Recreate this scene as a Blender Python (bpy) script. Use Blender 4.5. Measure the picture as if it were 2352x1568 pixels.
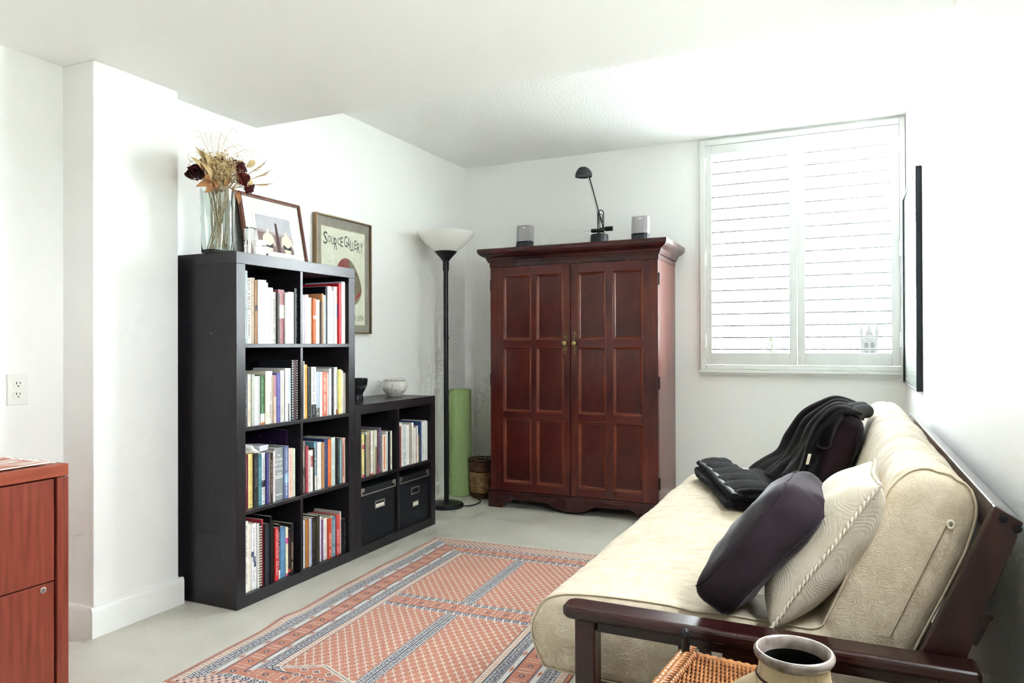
import bpy, bmesh, math, random
import numpy as np
from mathutils import Matrix, Vector, noise as mnoise
from mathutils.geometry import tessellate_polygon

# ------------------------------------------------------------------ camera
for _o in list(bpy.data.objects):
    bpy.data.objects.remove(_o)
SC = bpy.context.scene
COL = SC.collection
YAW, PITCH, ROLL, CAMH = 0.4367, 0.0043, -0.003, 1.0986
_r = Vector((math.cos(YAW), math.sin(YAW), 0)); _f0 = Vector((-math.sin(YAW), math.cos(YAW), 0)); _z = Vector((0, 0, 1))
_f = _f0 * math.cos(PITCH) + _z * math.sin(PITCH); _u = _z * math.cos(PITCH) - _f0 * math.sin(PITCH)
_c, _s = math.cos(ROLL), math.sin(ROLL)
_R, _U = _r * _c + _u * _s, _u * _c - _r * _s
cam = bpy.data.objects.new('camera', bpy.data.cameras.new('camera'))
COL.objects.link(cam)
cam.data.sensor_width = 36; cam.data.sensor_fit = 'HORIZONTAL'
cam.data.lens = 1644.07 / 2352 * 36
cam.data.clip_start = 0.02; cam.data.clip_end = 2000
cam.matrix_world = Matrix(((_R.x, _U.x, -_f.x, 0), (_R.y, _U.y, -_f.y, 0), (_R.z, _U.z, -_f.z, CAMH), (0, 0, 0, 1)))
SC.camera = cam

# ------------------------------------------------------------------ world, exposure
W = bpy.data.worlds.new('overcast_sky'); SC.world = W; W.use_nodes = True
_bg = W.node_tree.nodes['Background']
_bg.inputs[0].default_value = (0.93, 0.975, 1.04, 1); _bg.inputs[1].default_value = 20.0
SC.view_settings.view_transform = 'Standard'; SC.view_settings.look = 'None'
SC.view_settings.gamma = 1; SC.view_settings.use_curve_mapping = False
SC.view_settings.exposure = 1.72
SC.cycles.max_bounces = 9; SC.cycles.diffuse_bounces = 8; SC.cycles.glossy_bounces = 4
SC.cycles.transmission_bounces = 8; SC.cycles.transparent_max_bounces = 10
SC.cycles.use_adaptive_sampling = True; SC.cycles.adaptive_threshold = 0.1; SC.cycles.adaptive_min_samples = 20
SC.cycles.sample_clamp_indirect = 8.0; SC.cycles.caustics_refractive = True; SC.cycles.caustics_reflective = False
SC.cycles.blur_glossy = 0.5

def sky_portal(name, loc, sx, sy, rot):
    l = bpy.data.lights.new(name, 'AREA'); l.shape = 'RECTANGLE'; l.size = sx; l.size_y = sy
    l.cycles.is_portal = True
    o = bpy.data.objects.new(name, l); COL.objects.link(o); o.location = loc; o.rotation_euler = rot
    return o
# sampling guides only: they mark the openings through which the sky shines in
sky_portal('window_portal', (-0.275, 5.02, 1.68), 1.2, 1.5, (-math.pi / 2, 0, 0))
sky_portal('fill_window_portal', (0.46, 1.25, 1.52), 0.68, 0.50, (0, math.pi / 2, 0))

# ------------------------------------------------------------------ helpers
RND = random.Random(7)
def lin(h):
    h = h.lstrip('#'); v = [int(h[i:i + 2], 16) / 255 for i in (0, 2, 4)]
    return tuple((c / 12.92 if c <= 0.04045 else ((c + 0.055) / 1.055) ** 2.4) for c in v)
def mul(c, k): return tuple(min(1, x * k) for x in c)

_MAT = {}
def mat(name, col, rough=0.5, var=0.0, vscale=8.0, vdetail=4.0, stretch=(1, 1, 1), col2=None, bump=0.0, bscale=60.0, bstretch=(1, 1, 1),
        metallic=0.0, coat=0.0, spec=0.5, sheen=0.0, trans=0.0, ior=1.45, lo=0.35, hi=0.65, rough2=None, coords='Object', sss=0.0, alpha=1.0):
    if name in _MAT: return _MAT[name]
    if isinstance(col, str): col = lin(col)
    if isinstance(col2, str): col2 = lin(col2)
    m = bpy.data.materials.new(name); m.use_nodes = True; nt = m.node_tree; N = nt.nodes; L = nt.links
    b = N['Principled BSDF']
    b.inputs['Base Color'].default_value = (*col, 1); b.inputs['Roughness'].default_value = rough
    b.inputs['Metallic'].default_value = metallic; b.inputs['Coat Weight'].default_value = coat
    b.inputs['Coat Roughness'].default_value = 0.15
    b.inputs['Specular IOR Level'].default_value = spec; b.inputs['Sheen Weight'].default_value = sheen
    b.inputs['Sheen Roughness'].default_value = 0.3
    b.inputs['Transmission Weight'].default_value = trans; b.inputs['IOR'].default_value = ior
    if sss: b.inputs['Subsurface Weight'].default_value = sss
    tc = N.new('ShaderNodeTexCoord')
    if var or col2 is not None:
        mp = N.new('ShaderNodeMapping'); mp.inputs['Scale'].default_value = stretch; L.new(tc.outputs[coords], mp.inputs[0])
        nz = N.new('ShaderNodeTexNoise'); nz.inputs['Scale'].default_value = vscale; nz.inputs['Detail'].default_value = vdetail
        L.new(mp.outputs[0], nz.inputs['Vector'])
        cr = N.new('ShaderNodeValToRGB'); cr.color_ramp.elements[0].position = lo; cr.color_ramp.elements[1].position = hi
        c2 = col2 if col2 is not None else mul(col, 1 - var)
        cr.color_ramp.elements[0].color = (*c2, 1); cr.color_ramp.elements[1].color = (*(col if col2 is not None else mul(col, 1 + var * 0.4)), 1)
        L.new(nz.outputs['Fac'], cr.inputs[0]); L.new(cr.outputs[0], b.inputs['Base Color'])
        if rough2 is not None:
            mr = N.new('ShaderNodeMapRange'); mr.inputs[3].default_value = rough; mr.inputs[4].default_value = rough2
            L.new(nz.outputs['Fac'], mr.inputs[0]); L.new(mr.outputs[0], b.inputs['Roughness'])
    if bump:
        mp2 = N.new('ShaderNodeMapping'); mp2.inputs['Scale'].default_value = bstretch; L.new(tc.outputs[coords], mp2.inputs[0])
        n2 = N.new('ShaderNodeTexNoise'); n2.inputs['Scale'].default_value = bscale; n2.inputs['Detail'].default_value = 3
        L.new(mp2.outputs[0], n2.inputs['Vector'])
        bp = N.new('ShaderNodeBump'); bp.inputs['Strength'].default_value = bump; bp.inputs['Distance'].default_value = 0.01
        L.new(n2.outputs['Fac'], bp.inputs['Height']); L.new(bp.outputs[0], b.inputs['Normal'])
    _MAT[name] = m
    return m
def plain(h, rough=0.55, spec=0.3):
    return mat('paint_' + h + ('%d' % (rough * 100)), h, rough, var=0.08, vscale=30, spec=spec)

class MB:
    def __init__(s): s.v = []; s.f = []
    def box(s, x0, x1, y0, y1, z0, z1):
        n = len(s.v)
        s.v += [(x0, y0, z0), (x1, y0, z0), (x1, y1, z0), (x0, y1, z0), (x0, y0, z1), (x1, y0, z1), (x1, y1, z1), (x0, y1, z1)]
        s.f += [(n, n + 3, n + 2, n + 1), (n + 4, n + 5, n + 6, n + 7), (n, n + 1, n + 5, n + 4), (n + 1, n + 2, n + 6, n + 5), (n + 2, n + 3, n + 7, n + 6), (n + 3, n, n + 4, n + 7)]
        return s
    def obox(s, o, a, b, c):
        o, a, b, c = Vector(o), Vector(a), Vector(b), Vector(c); n = len(s.v)
        if a.cross(b).dot(c) < 0: a, b = b, a
        s.v += [tuple(o), tuple(o + a), tuple(o + a + b), tuple(o + b), tuple(o + c), tuple(o + a + c), tuple(o + a + b + c), tuple(o + b + c)]
        s.f += [(n, n + 3, n + 2, n + 1), (n + 4, n + 5, n + 6, n + 7), (n, n + 1, n + 5, n + 4), (n + 1, n + 2, n + 6, n + 5), (n + 2, n + 3, n + 7, n + 6), (n + 3, n, n + 4, n + 7)]
        return s
    def ring(s, pts):
        n = len(s.v); s.v += [tuple(p) for p in pts]; return list(range(n, n + len(pts)))
    def loft(s, rings, closed=True, cap0=True, cap1=True):
        ids = [s.ring(r) for r in rings]; m = len(ids[0])
        for a, b in zip(ids, ids[1:]):
            for i in range(m if closed else m - 1):
                j = (i + 1) % m; s.f.append((a[i], a[j], b[j], b[i]))
        for on, ring, rv in ((cap0, 0, True), (cap1, -1, False)):
            if not (closed and on): continue
            idr = ids[ring]
            if m > 90:
                for tri in tessellate_polygon([[Vector(s.v[i]) for i in idr]]): s.f.append(tuple(idr[q] for q in (reversed(tri) if rv else tri)))
            else: s.f.append(tuple(reversed(idr)) if rv else tuple(idr))
        return s
    def tube(s, pts, r, seg=8, cap=True, closed=False):
        P = [Vector(p) for p in pts]; n = len(P)
        rr = r if isinstance(r, (list, tuple)) else [r] * n
        up = None; rings = []
        for i in range(n):
            if closed: t = P[(i + 1) % n] - P[(i - 1) % n]
            else: t = P[min(i + 1, n - 1)] - P[max(i - 1, 0)]
            t.normalize()
            if up is None:
                up = Vector((0, 0, 1)) if abs(t.z) < 0.9 else Vector((1, 0, 0))
            up = (up - t * up.dot(t)).normalized(); sd = t.cross(up)
            rings.append([P[i] + (sd * math.cos(2 * math.pi * k / seg) + up * math.sin(2 * math.pi * k / seg)) * rr[i] for k in range(seg)])
        if closed: rings.append(rings[0])
        return s.loft(rings, True, cap and not closed, cap and not closed)
    def lathe(s, prof, c, seg=32, M=None, cap0=True, cap1=True):
        c = Vector(c); rings = []
        for r, z in prof:
            ring = []
            for k in range(seg):
                a = 2 * math.pi * k / seg; p = Vector((r * math.cos(a), r * math.sin(a), z))
                if M is not None: p = M @ p
                ring.append(c + p)
            rings.append(ring)
        return s.loft(rings, True, cap0, cap1)
    def prism(s, poly, o, eu, ev, en, t):
        o, eu, ev, en = Vector(o), Vector(eu), Vector(ev), Vector(en)
        if eu.cross(ev).dot(en) * t < 0: poly = list(reversed(poly))
        area = sum(poly[i][0] * poly[(i + 1) % len(poly)][1] - poly[(i + 1) % len(poly)][0] * poly[i][1] for i in range(len(poly)))
        a = [o + eu * p[0] + ev * p[1] for p in poly]; b = [p + en * t for p in a]
        n = len(s.v); m = len(a); s.v += [tuple(p) for p in a] + [tuple(p) for p in b]
        F = [tuple(range(n, n + m))[::-1], tuple(range(n + m, n + 2 * m))] + [(n + i, n + (i + 1) % m, n + m + (i + 1) % m, n + m + i) for i in range(m)]
        if area * 1 < 0 and False: F = [tuple(reversed(f)) for f in F]
        s.f += F; return s
    def grid(s, fn, nu, nv, wrap=False):
        n = len(s.v)
        for j in range(nv + 1):
            for i in range(nu + 1): s.v.append(tuple(fn(i / nu, j / nv)))
        for j in range(nv):
            for i in range(nu):
                a = n + j * (nu + 1) + i; s.f.append((a, a + 1, a + nu + 2, a + nu + 1))
        return s
    def build(s, name, m, parent=None, bevel=0, smooth=None, recalc=False, seg=2):
        me = bpy.data.meshes.new(name)
        V = np.array(s.v, dtype=float); c = Vector(((V[:, 0].min() + V[:, 0].max()) / 2, (V[:, 1].min() + V[:, 1].max()) / 2, V[:, 2].min()))
        me.from_pydata([(a - c.x, b - c.y, d - c.z) for a, b, d in s.v], [], s.f)
        if recalc:
            bm = bmesh.new(); bm.from_mesh(me); bmesh.ops.recalc_face_normals(bm, faces=bm.faces); bm.to_mesh(me); bm.free()
        me.update()
        if smooth is not None:
            me.polygons.foreach_set('use_smooth', [True] * len(me.polygons)); me.set_sharp_from_angle(angle=math.radians(smooth))
        if m is not None: me.materials.append(m)
        o = bpy.data.objects.new(name, me); COL.objects.link(o); place(o, c, parent)
        if bevel:
            b = o.modifiers.new('bevel', 'BEVEL'); b.width = bevel; b.segments = seg; b.limit_method = 'ANGLE'; b.angle_limit = math.radians(40)
        return o
_WL = {}
def place(o, c, parent=None):
    o.location = c; _WL[o.name] = Vector(c)
    if parent is not None:
        o.parent = parent; o.matrix_parent_inverse = Matrix.Translation(-_WL[parent.name])
def copy_at(src, c, parent=None):
    o = src.copy(); COL.objects.link(o); place(o, Vector(c), parent); return o
def tag(o, label=None, cat=None, group=None, kind=None):
    if label: o['label'] = label
    if cat: o['category'] = cat
    if group: o['group'] = group
    if kind: o['kind'] = kind
    return o
def thing(name, label, cat, loc, group=None, kind=None):
    o = bpy.data.objects.new(name, None); COL.objects.link(o); o.empty_display_size = 0.05; place(o, Vector(loc))
    return tag(o, label, cat, group, kind)
def box(name, m, x0, x1, y0, y1, z0, z1, parent=None, bevel=0, smooth=None):
    return MB().box(x0, x1, y0, y1, z0, z1).build(name, m, parent, bevel, smooth)
def cr(pts, n, closed=False):
    """Catmull-Rom resample of a list of tuples"""
    P = [np.array(p, float) for p in pts]; m = len(P); out = []
    segs = m if closed else m - 1
    for i in range(segs):
        if closed: p0, p1, p2, p3 = P[(i - 1) % m], P[i], P[(i + 1) % m], P[(i + 2) % m]
        else: p0, p1, p2, p3 = P[max(i - 1, 0)], P[i], P[i + 1], P[min(i + 2, m - 1)]
        for k in range(n):
            t = k / n
            out.append(0.5 * ((2 * p1) + (-p0 + p2) * t + (2 * p0 - 5 * p1 + 4 * p2 - p3) * t * t + (-p0 + 3 * p1 - 3 * p2 + p3) * t ** 3))
    if not closed: out.append(P[-1])
    return out
def text_mesh(name, body, m, parent, org, ex, ey, size=None, width=None, height=None, depth=0.0003, align='LEFT', yalign='BOTTOM_BASELINE', xs=1.0):
    """flat lettering as a mesh: ex = reading direction, ey = letter-up direction"""
    cu = bpy.data.curves.new(name, 'FONT'); cu.body = body; cu.size = 1; cu.align_x = align; cu.extrude = 0; cu.resolution_u = 2
    t = bpy.data.objects.new(name, cu); COL.objects.link(t)
    dg = bpy.context.evaluated_depsgraph_get(); me = bpy.data.meshes.new_from_object(t.evaluated_get(dg))
    bpy.data.objects.remove(t); bpy.data.curves.remove(cu)
    n = len(me.vertices); co = np.zeros(n * 3); me.vertices.foreach_get('co', co); co = co.reshape(-1, 3)
    w = co[:, 0].max() - co[:, 0].min(); hh = co[:, 1].max() - co[:, 1].min()
    sx = sy = size or 1
    if width: sx = width / w; sy = sx if not height else height / hh
    elif height: sy = height / hh; sx = sy * xs
    ex, ey = Vector(ex), Vector(ey); org = Vector(org)
    x0 = co[:, 0].min() if align == 'LEFT' else (co[:, 0].min() + co[:, 0].max()) / 2
    y0 = co[:, 1].min() if yalign == 'BOTTOM_BASELINE' else (co[:, 1].min() + co[:, 1].max()) / 2
    P = [org + ex * ((a - x0) * sx) + ey * ((b - y0) * sy) for a, b, _ in co]
    c = sum(P, Vector()) / n
    me.vertices.foreach_set('co', [q for p in P for q in (p - c)]); me.materials.clear(); me.materials.append(m); me.update()
    o = bpy.data.objects.new(name, me); COL.objects.link(o); place(o, c, parent); return o

# ------------------------------------------------------------------ shared materials
M_WALL = mat('wall_paint', 'f5f5f3', 0.55, bump=0.10, bscale=220, spec=0.35)
M_CEIL = mat('ceiling_paint', 'f7f7f5', 0.7, bump=0.05, bscale=160, spec=0.2)
M_CEILT = mat('ceiling_texture', 'f7f7f5', 0.75, bump=0.5, bscale=70, spec=0.2)
M_TRIM = mat('trim_paint', 'f4f4f1', 0.35, spec=0.45)
M_BLACKWOOD = mat('black_brown_veneer', '262226', 0.30, col2='1c191d', vscale=14, stretch=(8, 8, 0.6), bump=0.05, bscale=90, bstretch=(6, 6, 0.5), spec=0.5)
M_BLACKWOODH = mat('black_brown_veneer_flat', '262226', 0.30, col2='1c191d', vscale=14, stretch=(8, 0.6, 8), bump=0.05, bscale=90, bstretch=(6, 0.5, 6), spec=0.5)
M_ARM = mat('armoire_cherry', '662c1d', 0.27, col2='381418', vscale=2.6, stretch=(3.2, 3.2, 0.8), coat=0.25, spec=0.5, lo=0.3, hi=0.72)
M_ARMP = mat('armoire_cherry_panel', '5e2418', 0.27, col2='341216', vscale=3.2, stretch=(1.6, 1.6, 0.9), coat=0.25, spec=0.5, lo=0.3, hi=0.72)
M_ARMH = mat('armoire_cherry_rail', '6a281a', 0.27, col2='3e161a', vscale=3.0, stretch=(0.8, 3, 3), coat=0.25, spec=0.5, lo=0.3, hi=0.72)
M_ARMM = mat('armoire_molding_highlight', '86402a', 0.25, col2='542018', vscale=3.0, stretch=(1, 3, 1), coat=0.3, spec=0.5)  # lighter tone puts the moulding edge highlights into the colour
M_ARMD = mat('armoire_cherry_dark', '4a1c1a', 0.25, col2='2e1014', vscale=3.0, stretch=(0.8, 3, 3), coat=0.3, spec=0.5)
M_MAH = mat('mahogany_front', '8e4230', 0.38, col2='733022', vscale=5, stretch=(16, 16, 0.9), vdetail=6, spec=0.5, bump=0.05, bscale=140, bstretch=(5, 5, 0.4), lo=0.3, hi=0.7)
M_MAHH = mat('mahogany_edge', 'a8543c', 0.36, col2='7e3624', vscale=5, stretch=(4, 0.5, 4), spec=0.5, lo=0.3, hi=0.7)
M_FUT = mat('futon_frame_wood', '3a1a19', 0.25, col2='241010', vscale=6, stretch=(0.7, 5, 5), coat=0.3, spec=0.5)
M_FUTV = mat('futon_frame_wood_upright', '40201e', 0.28, col2='2a1213', vscale=6, stretch=(4, 4, 0.7), coat=0.3, spec=0.5)
M_BLACK = mat('satin_black_metal', '17191c', 0.38, spec=0.5)
M_DARKPL = mat('dark_grey_plastic', '33383d', 0.42, spec=0.5, bump=0.05, bscale=300)
M_BRASS = mat('antique_brass', 'a8935f', 0.35, metallic=0.9)
M_STEEL = mat('nickel', 'c9c4bc', 0.3, metallic=0.9)
M_PAGE = mat('page_edges', 'ded5c2', 0.85, col2='c4b89e', vscale=40, stretch=(1, 30, 1), spec=0.1)
M_INK = mat('dark_ink', '2c2826', 0.7, spec=0.2)
# ------------------------------------------------------------------ the room
XW, YB, ZC, XR, ZS = -2.664, 4.85, 2.456, 0.3248, 2.183
XP, YP0, YP1, XN, YS = -2.579, 1.783, 2.163, -2.757, 2.696
YF = -2.8
def struct(o): o['kind'] = 'structure'; return o
M_FLOOR = mat('polished_concrete', 'dad7cc', 0.32, col2='c6c2b6', vscale=3.5, vdetail=8, bump=0.03, bscale=120, spec=0.4, lo=0.25, hi=0.75, rough2=0.5)
def _speckle():
    nt = M_FLOOR.node_tree; N = nt.nodes; L = nt.links; b = N['Principled BSDF']
    src = b.inputs['Base Color'].links[0].from_socket
    tc = [n for n in N if n.type == 'TEX_COORD'][0]
    v = N.new('ShaderNodeTexNoise'); v.inputs['Scale'].default_value = 260; v.inputs['Detail'].default_value = 2; L.new(tc.outputs['Object'], v.inputs['Vector'])
    k = N.new('ShaderNodeTexNoise'); k.inputs['Scale'].default_value = 1.6; k.inputs['Detail'].default_value = 3; L.new(tc.outputs['Object'], k.inputs['Vector'])
    a = N.new('ShaderNodeMapRange'); a.inputs[1].default_value = 0.52; a.inputs[2].default_value = 0.66; L.new(v.outputs['Fac'], a.inputs[0])
    a2 = N.new('ShaderNodeMapRange'); a2.inputs[1].default_value = 0.45; a2.inputs[2].default_value = 0.7; L.new(k.outputs['Fac'], a2.inputs[0])
    mm = N.new('ShaderNodeMath'); mm.operation = 'MULTIPLY'; L.new(a.outputs[0], mm.inputs[0]); L.new(a2.outputs[0], mm.inputs[1])
    mx = N.new('ShaderNodeMix'); mx.data_type = 'RGBA'; mx.inputs['B'].default_value = (*lin('8f8b7c'), 1)
    L.new(mm.outputs[0], mx.inputs['Factor']); L.new(src, mx.inputs['A']); L.new(mx.outputs['Result'], b.inputs['Base Color'])
_speckle()
struct(box('floor', M_FLOOR, XN - 0.1, XR + 0.1, YF - 0.1, YB + 0.15, -0.1, 0))
struct(box('ceiling', M_CEILT, XW - 0.1, XR + 0.1, YS, YB + 0.15, ZC, ZC + 0.1))
struct(box('ceiling_soffit', M_CEIL, XN - 0.1, XR + 0.1, YF - 0.1, YS, ZS, ZC + 0.1))
struct(box('wall_left', M_WALL, XW - 0.2, XW, YP1 - 0.1, YB + 0.15, 0, ZC))
struct(box('wall_left_pier', M_WALL, XN - 0.1, XP, YP0, YP1, 0, ZS, bevel=0.004))
struct(box('wall_left_near', M_WALL, XN - 0.1, XN, YF - 0.1, YP0, 0, ZS))
# right wall, with an added opening out of view that lets in fill light
SY0, SY1, SZ0, SZ1 = 1.00, 1.50, 1.18, 1.86
w = MB().box(XR, XR + 0.1, YF - 0.1, SY0, 0, ZC).box(XR, XR + 0.1, SY1, YB + 0.15, 0, ZC).box(XR, XR + 0.1, SY0, SY1, 0, SZ0).box(XR, XR + 0.1, SY0, SY1, SZ1, ZC)
struct(w.build('wall_right', M_WALL))
WX0, WX1, WZ0, WZ1 = -0.845, 0.297, 0.955, 2.405
w = MB().box(XW, WX0, YB, YB + 0.15, 0, ZC).box(WX1, XR, YB, YB + 0.15, 0, ZC).box(WX0, WX1, YB, YB + 0.15, 0, WZ0).box(WX0, WX1, YB, YB + 0.15, WZ1, ZC)
struct(w.build('wall_back', M_WALL))
struct(box('wall_front', M_WALL, XN, XR, YF - 0.1, YF, 0, ZS))
# baseboards with rounded top edge
def baseboard(name, x0, y0, x1, y1, nx, ny, h=0.112, t=0.016):
    prof = [(0, 0), (t, 0), (t, h - 0.02), (t * 0.9, h - 0.008), (t * 0.55, h), (0, h)]
    d = Vector((x1 - x0, y1 - y0, 0)); n = Vector((nx, ny, 0))
    rings = [[Vector((x0, y0, 0)) + d * k + n * p + _z * q for p, q in prof] for k in (0, 1)]
    return struct(MB().loft(rings).build(name, M_TRIM, None, recalc=True, smooth=35))
baseboard('baseboard_pier', XP, YP0 - 0.016, XP, YP1 + 0.016, 1, 0)
baseboard('baseboard_pier_end', XN, YP0, XP, YP0, 0, -1)
baseboard('baseboard_pier_return', XP, YP1, XW, YP1, 0, 1)
baseboard('baseboard_left', XW, YP1 + 0.016, XW, YB, 1, 0)
baseboard('baseboard_back', XW + 0.016, YB, XR, YB, 0, -1)
baseboard('baseboard_left_near', XN, YF, XN, YP0 - 0.016, 1, 0)

# ------------------------------------------------------------------ window with plantation shutters
win = thing('window_1', 'white window with two open louvred shutter panels', None, (-0.275, YB - 0.03, 0.9), kind='structure')
FX0, FX1, FZ0, FZ1 = -0.875, 0.322, 0.932, 2.440
m = MB().box(FX0, FX0 + 0.036, YB - 0.032, YB + 0.02, FZ0, FZ1).box(FX1 - 0.03, FX1, YB - 0.032, YB + 0.02, FZ0, FZ1)
m.box(FX0 + 0.036, FX1 - 0.03, YB - 0.032, YB + 0.02, FZ1 - 0.036, FZ1).box(FX0 + 0.036, FX1 - 0.03, YB - 0.032, YB + 0.02, FZ0, FZ0 + 0.03)
M_WTRIM = mat('window_trim_paint', 'dededb', 0.4, spec=0.4)
m.build('window_frame', M_WTRIM, win, bevel=0.004)
MB().box(FX0 - 0.004, FX1 + 0.002, YB - 0.05, YB - 0.0005, FZ0 - 0.022, FZ0 - 0.001).box(FX0, FX1, YB - 0.04, YB - 0.0005, FZ0 - 0.034, FZ0 - 0.022).build('window_sill', M_WTRIM, win, bevel=0.003)
M_LOUVRE = mat('greyed_louvre', 'b2b5b5', 0.45, spec=0.3)  # edge shade put into the colour: greyed to stay visible against the overexposed sky
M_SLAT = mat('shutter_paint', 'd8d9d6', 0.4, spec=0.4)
PY0, PY1 = YB - 0.026, YB + 0.004
slat_src = None
for (a, b, s0, s1) in ((-0.838, -0.278, -0.800, -0.323), (-0.276, 0.291, -0.231, 0.247)):
    z0, z1 = FZ0 + 0.031, FZ1 - 0.038
    m = MB().box(a, s0, PY0, PY1, z0, z1).box(s1, b, PY0, PY1, z0, z1).box(s0, s1, PY0, PY1, z0, 1.040).box(s0, s1, PY0, PY1, 2.345, z1)
    pnl = m.build('shutter_panel', M_SLAT, win, bevel=0.0025)
    nsl = 17; pitch = (2.345 - 1.040) / nsl
    for k in range(nsl):
        zc = 1.040 + pitch * (k + 0.30)
        if slat_src is None or k == 0:
            prof = [(-0.0315, -0.0050), (-0.0312, -0.0053), (0, -0.0058), (0.0312, -0.0053), (0.0315, -0.0050), (0.0315, 0.0050), (0.0312, 0.0053), (0, 0.0058), (-0.0312, 0.0053), (-0.0315, 0.0050)]
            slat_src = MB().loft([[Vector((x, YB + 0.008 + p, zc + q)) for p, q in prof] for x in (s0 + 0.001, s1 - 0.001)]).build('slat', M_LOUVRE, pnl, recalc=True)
        else:
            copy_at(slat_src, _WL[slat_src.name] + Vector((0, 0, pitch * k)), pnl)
    hx = a - 0.002 if a < -0.5 else b + 0.002
    for hz in (1.12, 1.66, 2.28):
        box('hinge', M_TRIM, hx - 0.006, hx + 0.006, PY0 - 0.008, PY0 + 0.004, hz - 0.045, hz + 0.045, pnl, bevel=0.002)
def glass_pane(name='window_glass', tint=(0.97, 0.99, 0.98)):
    m = bpy.data.materials.new(name); m.use_nodes = True; nt = m.node_tree; N = nt.nodes; L = nt.links
    N.remove(N['Principled BSDF']); out = N['Material Output']
    t = N.new('ShaderNodeBsdfTransparent'); t.inputs[0].default_value = (*tint, 1)
    g = N.new('ShaderNodeBsdfGlossy'); g.inputs['Roughness'].default_value = 0.02
    fr = N.new('ShaderNodeLayerWeight'); fr.inputs[0].default_value = 0.5
    pw = N.new('ShaderNodeMath'); pw.operation = 'POWER'; pw.inputs[1].default_value = 5; L.new(fr.outputs['Facing'], pw.inputs[0])
    ma = N.new('ShaderNodeMath'); ma.operation = 'MULTIPLY_ADD'; ma.inputs[1].default_value = 0.5; ma.inputs[2].default_value = 0.025; L.new(pw.outputs[0], ma.inputs[0])
    mx = N.new('ShaderNodeMixShader'); L.new(ma.outputs[0], mx.inputs[0]); L.new(t.outputs[0], mx.inputs[1]); L.new(g.outputs[0], mx.inputs[2]); L.new(mx.outputs[0], out.inputs[0])
    return m
M_PANE = glass_pane()
m = MB().box(WX0, WX0 + 0.03, YB + 0.09, YB + 0.13, WZ0, WZ1).box(WX1 - 0.03, WX1, YB + 0.09, YB + 0.13, WZ0, WZ1).box(WX0 + 0.03, WX1 - 0.03, YB + 0.09, YB + 0.13, WZ0, WZ0 + 0.03).box(WX0 + 0.03, WX1 - 0.03, YB + 0.09, YB + 0.13, WZ1 - 0.03, WZ1).box(-0.295, -0.26, YB + 0.09, YB + 0.13, WZ0 + 0.03, WZ1 - 0.03)
m.build('sash_frame', M_TRIM, win)
for a, b in ((WX0 + 0.03, -0.295), (-0.26, WX1 - 0.03)):
    box('pane', M_PANE, a, b, YB + 0.108, YB + 0.112, WZ0 + 0.03, WZ1 - 0.03, win)
# added window, out of view beside the camera, put in for fill light
rw = thing('added_fill_window', 'added unseen window in the right wall for fill light', None, (XR, 1.25, 1.15), kind='structure')
m = MB().box(XR + 0.03, XR + 0.08, SY0, SY0 + 0.05, SZ0, SZ1).box(XR + 0.03, XR + 0.08, SY1 - 0.05, SY1, SZ0, SZ1).box(XR + 0.03, XR + 0.08, SY0 + 0.05, SY1 - 0.05, SZ0, SZ0 + 0.05).box(XR + 0.03, XR + 0.08, SY0 + 0.05, SY1 - 0.05, SZ1 - 0.05, SZ1)
m.build('window_frame', M_TRIM, rw)
box('pane', M_PANE, XR + 0.053, XR + 0.057, SY0 + 0.05, SY1 - 0.05, SZ0 + 0.05, SZ1 - 0.05, rw)
# outside, far below and away
M_GROUND = mat('hazy_town_ground', 'c6c8c2', 0.9, col2='d0d2cc', vscale=0.02, spec=0.0, coords='Object')
g = MB(); g.v = [(-1500, -1500, -22), (1500, -1500, -22), (1500, 1500, -22), (-1500, 1500, -22)]; g.f = [(0, 1, 2, 3)]
struct(g.build('ground_outside', M_GROUND))
M_STONE = mat('darkened_stone', '252524', 0.9, col2='212120', vscale=1.2, spec=0.0)  # pale stone coloured near-black to offset the overexposed daylight outside
tw = thing('church_tower', 'distant pale stone tower with corner pinnacles seen through the window', 'tower', (10.4, 400, -22))
box('tower_shaft', M_STONE, 6.6, 14.2, 396, 404, -22, 3.6, tw)
for x in (6.9, 13.9):
    for y in (396.4, 403.6):
        MB().lathe([(0.75, 3.6), (0.75, 8.0), (0.35, 9.2), (0.05, 11.6)], (x, y, 0), 8).build('pinnacle', M_STONE, tw)
MB().lathe([(2.4, 3.6), (1.6, 6.6), (1.0, 7.6), (0.35, 10.0), (0.05, 12.0)], (10.4, 400, 0), 8).build('spire', M_STONE, tw)
for x in (8.4, 11.1): box('belfry_opening', mat('belfry_dark', '191919', 0.9, spec=0.0), x, x + 1.4, 395.8, 396.1, -5, 1.5, tw)
M_TREEL = mat('darkened_leaves', '242c1c', 0.9, var=0.3, vscale=0.6, spec=0.0)  # leaf colour darkened to make up for the overexposed daylight
tr = thing('tree', 'small distant leafy treetop seen through the left shutter', 'tree', (-10.75, 120, -22))
MB().tube([(-10.75, 120, -22), (-10.75, 120, -8), (-10.7, 120, 0)], [0.5, 0.35, 0.1]).build('trunk', mat('bark', '201c18', 0.9, spec=0.0), tr)
m = MB(); rr = random.Random(3)
for k in range(420):
    a = rr.uniform(0, 6.28); h = rr.random(); r = (1.3 * (1 - h) ** 0.7 + 0.15) * rr.random() ** 0.5
    p = Vector((-10.75 + r * math.cos(a), 120 + r * math.sin(a), -4.2 + h * 6.2))
    d = Vector((rr.gauss(0, 1), rr.gauss(0, 1), rr.gauss(0, 1))).normalized(); e = d.orthogonal().normalized()
    n = len(m.v); q = rr.uniform(0.1, 0.26); m.v += [tuple(p - d * q), tuple(p + e * q * 0.6), tuple(p + d * q), tuple(p - e * q * 0.6)]; m.f.append((n, n + 1, n + 2, n + 3))
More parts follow.
